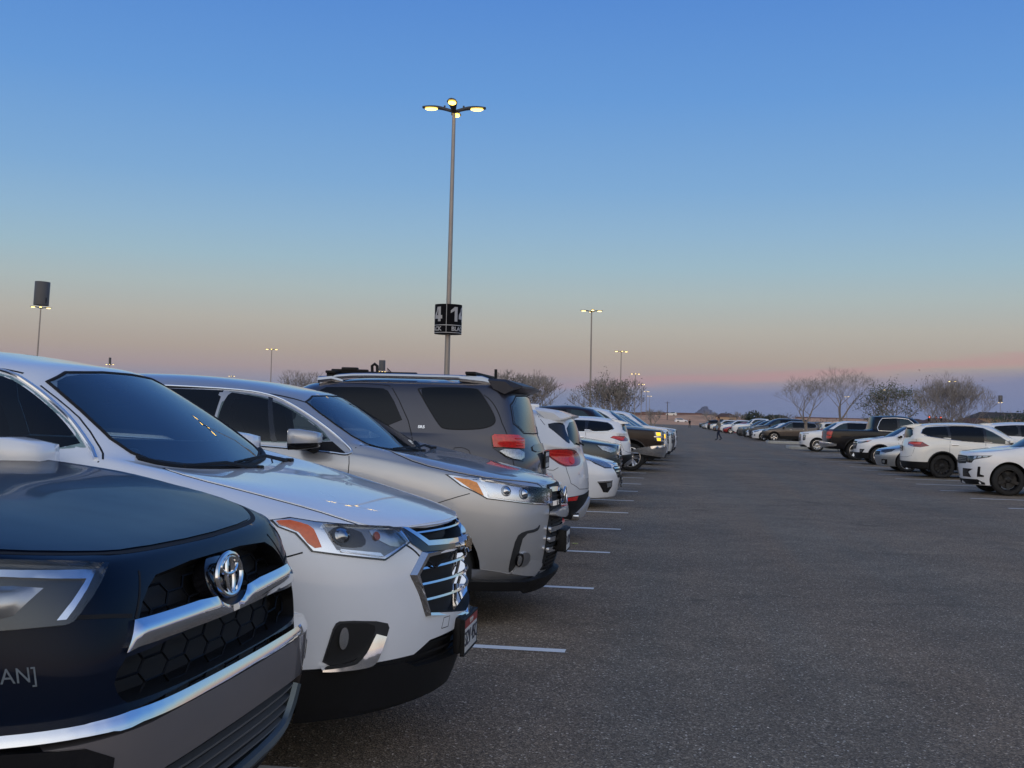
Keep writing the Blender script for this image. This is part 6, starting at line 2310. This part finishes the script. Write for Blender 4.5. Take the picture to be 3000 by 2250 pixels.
def main_post():
    x, y = -7.45, 37.0
    e = lamp_post((x, y, 0), 'tallest lamp post, with a black 14 drum sign, behind the dark grey SUV', 11.78, math.radians(6), True, .095)
    # drum sign with number panels
    R, z0, z1 = .455, 4.19, 5.17
    s = MB().lathe([(R, z0), (R, z1)], 48).build('sign_drum', SIGN_BK, e, True)
    sharp(s, 30)
    cam = math.atan2(-y, -x) - e.rotation_euler.z       # direction towards the viewer in post coordinates

    def band(za, zb, ta, tb, R2):
        n = 40
        v, f = [], []
        for i in range(n + 1):
            t = lerp(ta, tb, i / n)
            v += [(R2 * math.cos(t), R2 * math.sin(t), za), (R2 * math.cos(t), R2 * math.sin(t), zb)]
        for i in range(n):
            f.append((2 * i, 2 * i + 2, 2 * i + 3, 2 * i + 1))
        return v, f
    m = MB()
    for (za, zb) in ((z0 + .265, z0 + .290), (z0 + .02, z0 + .04)):
        m.add(*band(za, zb, 0, 2 * PI, R + .003))
    for k in range(3):
        t = cam - .14 + k * 2 * PI / 3
        m.add(*band(z0 + .02, z1, t - .02, t + .02, R + .004))
    m.build('sign_rules', SIGN_LT, s)
    # panels repeat around the drum; one seam faces the viewer
    for k in range(3):
        tc = cam - .14 + PI / 3 + k * 2 * PI / 3
        ONE = [[(-.20, -.243), (-.20, .14), (-.085, .243), (-.085, -.243)], [(-.34, .03), (-.34, .115), (-.20, .243), (-.20, .115)], [(-.20, .115), (-.20, .243), (-.085, .243), (-.14, .16)]]
        FOUR = [[(-.026, -.155), (-.026, -.04), (.10, -.04), (.10, -.155)], [(-.026, -.04), (.125, .243), (.185, .243), (.095, -.04)], [(.10, -.155), (.10, -.04), (.334, -.04), (.334, -.155)], [(.165, -.04), (.165, .243), (.275, .243), (.275, -.04)], [(.165, -.243), (.165, -.155), (.275, -.155), (.275, -.243)]]
        V, Fc = [], []
        for q in ONE + FOUR:
            for i in range(5):
                for w in range(2):
                    a, b = (q[0], q[3]) if w == 0 else (q[1], q[2])
                    V.append((lerp(a[0], b[0], i / 4), lerp(a[1], b[1], i / 4)))
            k0 = len(V) - 10
            Fc += [(k0 + 2 * i, k0 + 2 * i + 2, k0 + 2 * i + 3, k0 + 2 * i + 1) for i in range(4)]
        cyl_patch('sign_digits', V, Fc, R + .005, SIGN_LT, s, (0, 0, z0 + .643), tc)
        wrap_text('BLACK', .19, R + .005, SIGN_LT, s, (0, 0, z0 + .152), tc, 'sign_word', 1.05, .006)


# ------------------------------------------------------------------ trees
BARK = principled('bark', (.27, .225, .19), .9, noise=.25, nscale=12, bump=.3, bscale=40)
BARK2 = principled('twig_bark', (.29, .255, .23), .9, noise=.2, nscale=5)
LEAF = principled('leaf', (.075, .085, .035), .6, noise=.35, nscale=2)
LEAF2 = principled('dry_leaf', (.10, .075, .045), .65, noise=.35, nscale=2)
EVERG = principled('evergreen', (.030, .042, .022), .7, noise=.3, nscale=.8)


def bare_tree(loc, label, h, spread, seed, leaves=0, trunks=1, fork=.28, leaf_mat=None, up=.55, depth=6, group=None, twig=2.2, sides=5, fine=False):
    rnd = random.Random(seed)
    e = tag(empty('bare_tree' if leaves < 1500 else 'leafy_tree', loc), label, 'tree', group)
    T, C, tips = MB(), MB(), []

    def grow(p, d, ln, r, lev):
        n = 3 if lev < 2 else 2
        pts, rs = [p], [r]
        q = p
        dd = d.copy()
        for i in range(n):
            w = .22 if lev > 0 else .10
            dd = (dd + Vector((rnd.uniform(-w, w), rnd.uniform(-w, w), rnd.uniform(-w * .3, w)))).normalized()
            q = q + dd * ln / n
            pts.append(q)
            rs.append(r * (1 - .38 * (i + 1) / n))
        (T if lev <= 1 else C).tube(pts, rs, sides if lev < 3 else 3, cap=lev >= depth)
        tips.append((q, dd, lev))
        if lev >= depth:
            return
        k = 3 if fine else (rnd.choice((2, 3, 3)) if lev < depth - 1 else rnd.choice((2, 3)))
        base = rnd.uniform(0, 2 * PI)
        for j in range(k):
            a = base + 2 * PI * j / k + rnd.uniform(-.5, .5)
            sp = rnd.uniform(.30, .75) * spread
            side = Vector((math.cos(a), math.sin(a), 0))
            nd = (dd * (1 - .25 * sp) + side * sp + Vector((0, 0, up * .35))).normalized()
            grow(q, nd, ln * rnd.uniform(.66, .86), max(rs[-1] * (rnd.uniform(.52, .68) if fine else rnd.uniform(.62, .80)), .004 * twig), lev + 1)
        if lev >= 1 and rnd.random() < .8:
            i = rnd.randint(1, len(pts) - 2) if len(pts) > 2 else 1
            a = rnd.uniform(0, 2 * PI)
            nd = (dd * .5 + Vector((math.cos(a), math.sin(a), .3))).normalized()
            grow(pts[i], nd, ln * .55, max(rs[i] * .5, .004 * twig), min(lev + 2, depth))
    L0 = h * fork
    for t in range(trunks):
        a = 2 * PI * t / max(1, trunks) + rnd.uniform(-.4, .4)
        d = Vector((math.cos(a) * (.45 if trunks > 1 else .04), math.sin(a) * (.45 if trunks > 1 else .04), 1)).normalized()
        grow(Vector((math.cos(a) * .06 * (trunks > 1), math.sin(a) * .06 * (trunks > 1), -.05)), d, L0, h * (.020 if trunks > 1 else .026), 0)
    # fit the grown height
    zmax = max(max(v[2] for v in T.v), max(v[2] for v in C.v))
    s = h / zmax
    T.v = [(v[0] * s, v[1] * s, v[2] * s) for v in T.v]
    C.v = [(v[0] * s, v[1] * s, v[2] * s) for v in C.v]
    T.build('trunk', BARK, e, True)
    C.build('branches', BARK2, e, True)
    if leaves:
        M = MB()
        cand = [(q * s, d) for (q, d, l) in tips if l >= depth - 1]
        clumps = [rnd.choice(cand)[0] for _ in range(max(3, leaves // 26))]
        for i in range(leaves):
            if leaves < 400 or rnd.random() < .45:
                q = rnd.choice(clumps)
                sd = .16
            else:
                q = rnd.choice(cand)[0]
                sd = .10
            p = q + Vector((rnd.gauss(0, sd), rnd.gauss(0, sd), rnd.gauss(-.02, sd)))
            a = Vector((rnd.uniform(-1, 1), rnd.uniform(-1, 1), rnd.uniform(-1, .4))).normalized()
            b = a.orthogonal().normalized()
            l, w = rnd.uniform(.07, .14), rnd.uniform(.025, .045)
            M.add([p, p + a * l * .5 + b * w, p + a * l, p + a * l * .5 - b * w], [(0, 1, 2, 3)])
        M.build('leaves', leaf_mat or LEAF, e)
    return e


def bush(loc, label, w, h, seed, mat, n=900, group=None, name='shrub', leaf=.12, cat='shrub'):
    rnd = random.Random(seed)
    e = tag(empty(name, loc), label, cat, group)
    st = MB()
    for k in range(14):
        a = rnd.uniform(0, 2 * PI)
        r = rnd.uniform(.2, .95)
        st.tube([(0, 0, 0), (math.cos(a) * r * w * .25, math.sin(a) * r * w * .25, h * .45), (math.cos(a) * r * w * .5, math.sin(a) * r * w * .5, h * rnd.uniform(.7, 1.0))], [h * .018, h * .012, h * .004], 4)
    st.build('stems', BARK2, e, True)
    M = MB()
    lobes = [(rnd.uniform(-.38, .38) * w, rnd.uniform(-.3, .3) * w, rnd.uniform(.35, .78) * h, rnd.uniform(.16, .30)) for _ in range(10)]
    for i in range(n):
        x, y, z, r = rnd.choice(lobes)
        p = Vector((x + rnd.gauss(0, r * w * .45), y + rnd.gauss(0, r * w * .45), max(.05, z + rnd.gauss(0, r * h * .5))))
        a = Vector((rnd.uniform(-1, 1), rnd.uniform(-1, 1), rnd.uniform(-.6, 1))).normalized()
        b = a.orthogonal().normalized()
        l = rnd.uniform(.6, 1.4) * leaf
        M.add([p, p + a * l * .5 + b * l * .35, p + a * l, p + a * l * .5 - b * l * .35], [(0, 1, 2, 3)])
    M.build('foliage', mat, e)
    return e


def at(px, Y):
    """ground X under picture column px at distance Y"""
    yaw = math.radians(-8.0546)
    t = math.atan((px - 1500) / CAM_F)
    return Y * math.tan(yaw + t)


def build_trees():
    g = 'planter trees along the lot'
    bare_tree((at(882, 96), 96, 0), 'bare tree with a few leaves, above the roof of the silver SUV on the left', 5.1, 1.15, 11, 70, 3, .20, LEAF2, group=g)
    bare_tree((at(1548, 64), 64, 0), 'bare spreading tree behind the spoiler of the dark grey SUV', 4.25, 1.25, 22, 170, 3, .17, LEAF2, group=g)
    bare_tree((at(1795, 66), 66, 0), 'tree with clumps of dull green leaves, behind the brown pickup', 4.35, 1.2, 33, 900, 3, .18, LEAF, group=g)
    bare_tree((at(2364, 84.2), 84.2, .05), 'bare tree with only tiny dark leaf tufts, trunk in front of the taupe crossover', 5.0, 1.45, 44, 30, 1, .20, LEAF2, group=g, twig=1.0, fine=True)
    bare_tree((at(2454, 96), 96, 0), 'tallest leafless tree, standing behind the black pickup bed', 6.4, 1.35, 55, 0, 1, .20, group=g, twig=1.0, fine=True, up=.35)
    bare_tree((at(2612, 70), 70, 0), 'tree still thick with dark leaves, above the cab of the black pickup', 4.35, 1.2, 66, 2600, 3, .18, LEAF, group=g, depth=5, twig=1.4)
    bare_tree((at(2788, 60), 60, 0), 'wide multi-trunk bare tree above the roof of the cream crossover', 4.5, 1.25, 77, 26, 4, .18, LEAF2, group=g, twig=1.0, fine=True)
    bare_tree((at(2084, 262), 262, 0), 'small twiggy tree right of the distant peak, above the walking person', 3.9, 1.3, 88, 120, 3, .16, LEAF2, group=g, depth=4, twig=4)
    bare_tree((at(2162, 262), 262, 0), 'small twiggy tree above the white pickup', 3.9, 1.3, 99, 220, 3, .16, LEAF2, group=g, depth=4, twig=4)
    bare_tree((at(1915, 210), 210, 0), 'small grey twiggy tree at the far end of the left row', 3.6, 1.2, 111, 40, 3, .16, LEAF2, group=g, depth=4, twig=4)
    bush((at(2437, 108), 108, 0), 'low olive shrub between the two bare planter trees', 4.0, 2.0, 5, LEAF, 900)
    bush((at(2300, 150), 150, 0), 'low brown shrub behind the navy three-row SUV', 5, 2.9, 6, LEAF2, 900)
    bush((at(2868, 72), 72, 0), 'dry tan shrub right of the wide multi-trunk tree', 1.8, 2.0, 7, principled('straw', (.22, .17, .10), .9, noise=.3, nscale=3), 900, leaf=.09)
    bush((at(2934, 150), 150, 0), 'small grey-green bush below the far drum-topped lamp post', 4.6, 3.4, 8, LEAF, 900, leaf=.16)
    g2 = 'evergreens on the far horizon'
    for i, (px, Y, w, h, lab) in enumerate([(2222, 420, 7, 5.6, 'dark rounded evergreen, tallest on the horizon right of the white pickup'), (2243, 430, 6, 4.6, 'dark evergreen touching the tallest one on its right'), (2206, 440, 5, 3.9, 'lower dark evergreen left of the tallest horizon evergreen'),
                                            (2272, 430, 9, 4.6, 'flat dark evergreen left of the bare planter trees'), (2190, 400, 5, 4.6, 'dark bush right behind the far twiggy tree'), (2140, 430, 6, 4.4, 'dark horizon bush between the two far twiggy trees'), (2990, 300, 14, 6.5, 'dark evergreen on the horizon at the right edge')]):
        bush((at(px, Y), Y, 0), lab, w, h, 200 + i, EVERG, 700, g2, 'evergreen_tree', .55, 'tree')


# ------------------------------------------------------------------ far things
def building(loc, w, dep, h, label, wall, roofc, rz=0, flat=False, wins=3):
    e = tag(empty('house', loc, rz), label, 'building')
    MB().box((0, 0, h / 2), (w, dep, h)).build('wall', wall, e)
    if flat:
        MB().box((0, 0, h + .15), (w + .3, dep + .3, .3)).build('roof', roofc, e)
    else:
        r = h * .42
        V = [(-w / 2 - .4, -dep / 2 - .4, h), (w / 2 + .4, -dep / 2 - .4, h), (w / 2 + .4, dep / 2 + .4, h), (-w / 2 - .4, dep / 2 + .4, h), (-w / 2 + dep * .3, 0, h + r), (w / 2 - dep * .3, 0, h + r)]
        mesh_obj('roof', V, [(0, 1, 5, 4), (1, 2, 5), (2, 3, 4, 5), (3, 0, 4), (3, 2, 1, 0)], roofc, e, False)
    for k in range(wins):
        x = -w / 2 + w * (k + .5) / wins
        MB().box((x, -dep / 2 - .03, h * .55), (min(1.6, w / wins * .5), .08, h * .32), .01).build('window', GLASS_DK, e)
    return e


def build_far():
    tanw = principled('stucco_tan', (.34, .22, .15), .9, noise=.1, nscale=.5)
    tan2 = principled('stucco_sand', (.45, .33, .23), .9, noise=.1, nscale=.5)
    roofb = principled('roof_brown', (.10, .058, .045), .85, noise=.15, nscale=.6)
    roofd = principled('roof_dark', (.055, .045, .04), .85, noise=.15, nscale=.6)
    fence = principled('block_wall', (.19, .115, .10), .9, noise=.2, nscale=.3)
    for i, (px0, px1, Y, h, lab) in enumerate([(1880, 2060, 560, 4.9, 'long reddish-brown wall on the bank below the distant peak'), (2060, 2330, 500, 3.3, 'reddish-brown wall running behind the far parked cars'), (2330, 2720, 470, 3.9, 'brown wall behind the bare planter trees'), (2720, 3060, 440, 3.6, 'brown wall along the horizon at the right edge')]):
        x0, x1 = at(px0, Y), at(px1, Y)
        e = tag(empty('boundary_wall', ((x0 + x1) / 2, Y, 0)), lab, 'wall', 'boundary walls beyond the lot')
        MB().box((0, 0, h / 2), (x1 - x0 - .5, .3, h)).build('wall_panel', fence, e)
        MB().box((0, 0, h + .08), (x1 - x0 - .3, .45, .16), .03).build('coping', roofb, e)
    for (px, Y, w, dep, h, lab, wl, rf, fl, nw) in [
        (1960, 620, 46, 12, 4.7, 'long low brown-roofed building left of the distant peak', fence, roofd, True, 8),
        (2020, 640, 30, 12, 4.7, 'low dark-roofed building at the foot of the distant peak', fence, roofd, True, 5),
        (2128, 420, 7, 6, 3.1, 'small pale house right of the walking person', tan2, roofb, False, 2),
        (2276, 520, 12, 9, 3.4, 'low dark-roofed house left of the bare planter trees', fence, roofd, False, 3),
        (2750, 190, 5, 4, 2.05, 'tan house with a brown roof behind the wide multi-trunk tree', tan2, roofb, False, 3),
        (2842, 170, 4.4, 4, 2.05, 'brown-roofed ramada-like house right of the wide multi-trunk tree', tanw, roofb, False, 4),
        (2985, 330, 26, 9, 4.2, 'low dark house on the horizon at the right edge', tanw, roofd, False, 4),
        (2660, 300, 10, 8, 2.4, 'low brown house glimpsed under the leafy tree', tanw, roofb, False, 3)]:
        building((at(px, Y), Y, 0), w, dep, h, lab, wl, rf, flat=fl, wins=nw)
    # lamp posts
    for (px, Y, lab, rot, dr, tl, dig) in [
        (1731, 108, 'lamp post with three lit heads above the leafy tree behind the brown pickup', .2, 0, -.008, None),
        (1818, 173, 'second lamp post right of the brown pickup, smaller than the one before it', .25, 0, 0, None),
        (1861, 250, 'third and smaller lamp post in the line receding past the brown pickup', .1, 0, 0, None),
        (1880, 325, 'fourth tiny lamp post in the line receding past the brown pickup', .3, 0, 0, None),
        (1895, 408, 'fifth tiny lamp post in the line receding past the brown pickup', .3, 0, 0, None),
        (1904, 488, 'farthest lamp post in the line receding past the brown pickup', .3, 0, 0, None),
        (100, 112, 'lamp post topped by a grey drum, rising behind the roof of the white SUV', .5, 1, .033, '1'),
        (320, 259, 'lamp post whose lamps just clear the white SUV roofline', .4, 2, 0, None),
        (678, 333, 'tiny lamp post above the roof of the silver SUV', .3, 0, 0, None),
        (793, 185, 'lamp post left of the first bare tree', .3, 0, 0, None),
        (1118, 268, 'drum-topped lamp post above the roof rack of the dark grey SUV', .3, 1, 0, None),
        (2790, 255, 'lamp post seen through the wide multi-trunk tree', .7, 0, 0, None),
        (2932, 455, 'drum-topped lamp post at the far right', .3, 1, 0, None),
        (2483, 415, 'tiny lamp post glinting through the tallest leafless tree', .3, 0, 0, None),
        (2599, 325, 'lamp post glinting through the thick-leaved tree', .3, 0, 0, None)]:
        e = lamp_post((at(px, Y), Y, 0), lab, 11.75 if Y < 200 else 11.4, rot, False, .11 if Y > 200 else .10, tl, glow=LAMP_FAR)
        if dr == 1:
            top_drum(e, 11.75 if Y < 200 else 11.4, dig, math.atan2(-Y, -at(px, Y)) - rot + .62)
        if dr == 2:
            MB().tube([(0, 0, 11.3), (0, 0, 13.1)], .3, 10).build('sign_drum', principled('drum_grey', (.075, .075, .08), .5), e, True)
    e = tag(empty('utility_pole', (at(1957, 420), 420, 0)), 'thin bare utility pole left of the distant peak', 'pole')
    MB().tube([(0, 0, 0), (0, 0, 8.2)], [.16, .11], 8).build('pole', principled('weathered_wood', (.10, .08, .07), .9), e, True)
    MB().box((0, 0, 7.7), (1.8, .1, .12)).build('crossarm', principled('weathered_wood', (.10, .08, .07), .9), e)
    # red signal lamps over the road behind the wide tree
    sig = principled('signal_red', (1, .1, .05), .4, emit=(1.0, .12, .06), estr=3.0)
    for px, lab in ((2724, 'red traffic signal, leftmost of three above the tan house'), (2743, 'red traffic signal, middle and brightest of three above the tan house'), (2758, 'red traffic signal, rightmost of three above the tan house')):
        Y = 185
        e = tag(empty('traffic_light', (at(px, Y), Y, 0)), lab, 'traffic light', 'traffic lights behind the wide tree')
        MB().tube([(0, 0, 0), (0, 0, 2.6)], .07, 6).build('post', POLE, e, True)
        MB().box((0, -.05, 2.75), (.34, .25, .9), .04).build('signal_box', SIGN_BK, e)
        MB().lathe([(.0, .0), (.10, 0), (.085, .03)], 12, Matrix.Translation((0, -.18, 3.0)) @ Matrix.Rotation(PI / 2, 4, 'X')).build('red_lamp', sig, e, True)
    # far vehicles on the bank road
    index_children()


def far_traffic():
    src = [o for o in COL.objects if o.get('label', '').startswith('white SUV next to the red car')][0]
    index_children()
    for (px, Y, lab, P, rz, z) in [(1998, 400, 'small white car on the sandy road beyond the lot', WHT, .2, .45), (1969, 470, 'tan vehicle with lit lamps on the earth bank', WHT2, 2.9, 3.0)]:
        o = copy_tree(src)
        o.location = (at(px, Y), Y, z)
        o.rotation_euler = (0, 0, rz)
        if 'group' in o:
            del o['group']
        tag(o, lab, 'car')
        for ch in [q for q in COL.objects if q.parent == o]:
            for sl in ch.material_slots:
                if sl.material in (WHT, ):
                    sl.link = 'OBJECT'
                    sl.material = P


# ------------------------------------------------------------------ people
def person(loc, face, label, H=1.78, shirt=(.19, .18, .165), trousers=(.012, .018, .045), hair=(.012, .010, .009), stride=.30, plaid=True):
    """one skinned body in a walking pose; x forward"""
    e = tag(empty('person', loc, face), label, 'person')
    k = H / 1.78
    J, E_, R_ = [], [], []

    def j(p, r, par=None):
        J.append(Vector(p) * k)
        R_.append(r * k)
        if par is not None:
            E_.append((par, len(J) - 1))
        return len(J) - 1
    pel = j((0, 0, .95), .125)
    ab = j((.0, 0, 1.10), .125, pel)
    ch = j((.01, 0, 1.30), .150, ab)
    nk = j((.02, 0, 1.46), .060, ch)
    hd = j((.045, 0, 1.56), .075, nk)
    hd2 = j((.050, 0, 1.645), .098, hd)
    hd3 = j((.040, 0, 1.72), .075, hd2)
    for s in (1, -1):
        hip = j((0, .095 * s, .90), .092, pel)
        kx = .22 * s * stride / .3
        kn = j((kx * .9 + (.06 if s < 0 else .02), .10 * s, .50), .060, hip)
        an = j((kx * 1.5 - (.10 if s < 0 else 0), .10 * s, .10 + (.05 if s < 0 else 0)), .040, kn)
        to = j((kx * 1.5 + .17 - (.10 if s < 0 else 0), .11 * s, .045 + (.01 if s < 0 else 0)), .038, an)
        sh = j((.0, .19 * s, 1.40), .062, ch)
        el = j((-.14 * s + .02, .25 * s, 1.14), .044, sh)
        wr = j((-.16 * s + .12, .24 * s, .92), .030, el)
        pa = j((-.16 * s + .15, .235 * s, .86), .034, wr)
        for f, (dx, dz, rr) in enumerate(((.045, -.055, .010), (.028, -.085, .010), (.008, -.088, .010), (-.012, -.075, .009))):
            j((-.16 * s + .15 + dx, (.235 - .004 * f) * s, .86 + dz), rr, pa)
        j((-.16 * s + .21, .21 * s, .84), .011, pa)
    me = bpy.data.meshes.new('person')
    me.from_pydata([tuple(v) for v in J], E_, [])
    o = bpy.data.objects.new('person', me)
    COL.objects.link(o)
    sk = o.modifiers.new('skin', 'SKIN')
    sk.use_smooth_shade = True
    for i, v in enumerate(me.skin_vertices[0].data):
        v.radius = (R_[i], R_[i])
        v.use_root = i == 0
    o.modifiers.new('sub', 'SUBSURF').levels = 2
    out = evaluated(o)
    COL.objects.unlink(o)
    bpy.data.objects.remove(o)
    skin = principled('skin', (.32, .17, .11), .55)
    sh_m = principled('shirt_%d' % (len(MATS)), shirt, .9, noise=.45 if plaid else .1, nscale=14)
    tr_m = principled('trousers_%d' % (len(MATS)), trousers, .9, noise=.15, nscale=10)
    hr_m = principled('hair', hair, .7)
    sho = principled('shoes', (.01, .01, .012), .6)
    for m in (skin, sh_m, tr_m, sho):
        out.materials.append(m)
    for p in out.polygons:
        c = p.center / k
        z = c.z
        arm = abs(c.y) > .165
        if z > 1.475:
            mi = 0
        elif arm and z < 1.0 and abs(c.y) > .19:
            mi = 0 if z < .97 else 1
        elif z > .93:
            mi = 1
        elif z > .12:
            mi = 2
        else:
            mi = 3
        p.material_index = mi
        p.use_smooth = True
    link(bpy.data.objects.new('body', out), e)
    # hair cap, nose and ears
    bm = bmesh.new()
    bmesh.ops.create_uvsphere(bm, u_segments=16, v_segments=10, radius=.108 * k)
    for v in list(bm.verts):
        if v.co.z < -.02 * k and v.co.x > -.02 * k or v.co.z < -.06 * k or (v.co.x > .07 * k and v.co.z < .045 * k):
            bm.verts.remove(v)
    for v in bm.verts:
        v.co = v.co + Vector((.035, 0, 1.665)) * k
    bm_obj('hair', bm, hr_m, e, True)
    f = MB().box(Vector((.150, 0, 1.635)) * k, (.03 * k, .022 * k, .035 * k), .008)
    f.box(Vector((.05, .098, 1.635)) * k, (.035 * k, .014 * k, .05 * k), .005).box(Vector((.05, -.098, 1.635)) * k, (.035 * k, .014 * k, .05 * k), .005)
    f.build('face_features', skin, e, True)
    return e


def litter(loc, label):
    rnd = random.Random(4)
    V, F = [], []
    n = 7
    for i in range(n):
        for q in range(n):
            V.append(((i / (n - 1) - .5) * .07 + rnd.uniform(-.01, .01), (q / (n - 1) - .5) * .06 + rnd.uniform(-.003, .003), .010 + rnd.uniform(0, .012)))
    for i in range(n - 1):
        for q in range(n - 1):
            F.append((i * n + q, (i + 1) * n + q, (i + 1) * n + q + 1, i * n + q + 1))
    o = mesh_obj('crumpled_wrapper', V, F, principled('wrapper', (.40, .42, .16), .5, noise=.3, nscale=30), None, False)
    o.location = loc
    o.rotation_euler = (0, 0, .5)
    tag(o, label, 'litter')


MOUNT = (0, 7000, 150, 100)


def build_haze():
    m, nt, out = new_mat('haze_air')
    v = nt.nodes.new('ShaderNodeVolumePrincipled')
    v.inputs['Color'].default_value = (.80, .86, 1.0, 1)
    v.inputs['Density'].default_value = HAZE
    v.inputs['Anisotropy'].default_value = 0.0
    nt.links.new(v.outputs[0], out.inputs['Volume'])
    x0, x1, y0, y1, z0, z1 = -9500, 9500, -3500, 14500, -1.5, 140
    vs = [(x, y, z) for x in (x0, x1) for y in (y0, y1) for z in (z0, z1)]
    fs = [(0, 1, 3, 2), (4, 6, 7, 5), (0, 4, 5, 1), (2, 3, 7, 6), (0, 2, 6, 4), (1, 5, 7, 3)]
    tag(mesh_obj('haze', vs, fs, m, None, False), kind='stuff')


HAZE = 3e-5


def main():
    global MOUNT
    MOUNT = (at(2066, 7000), 7000, 185, 90)
    setup_camera()
    setup_world()
    setup_sun()
    setup_view()
    build_ground()
    car_black()
    car_white()
    car_silver()
    car_grey()
    car_crossover()
    unseen_neighbour()
    left_row()
    right_row()
    far_cars()
    curb_island(6.95, 11.6, 67.1, 69.3, 'kerbed planter island just left of the white SUV with vertical corner lamps')
    curb_island(7.1, 11.6, 83.2, 85.6, 'kerbed planter island holding the bare tree in front of the taupe crossover')
    main_post()
    build_trees()
    build_far()
    far_traffic()
    person((3.73, 89.0, 0), PI, 'person in a checked grey shirt and blue jeans walking across the aisle', 1.86, stride=.10)
    person((at(2023, 226), 226, 0), -PI / 2 + .3, 'tiny dark-clothed person standing at the far end of the right row', 1.75, (.012, .012, .014), (.01, .01, .012), plaid=False, stride=.1)
    litter((-1.1, 13.5, 0), 'crumpled yellow-green wrapper on the asphalt by the silver SUV')
    if HAZE > 0:
        build_haze()
    for o in COL.objects:
        if 'twin' in o:
            del o['twin']
        if 'tint' in o:
            del o['tint']


main()
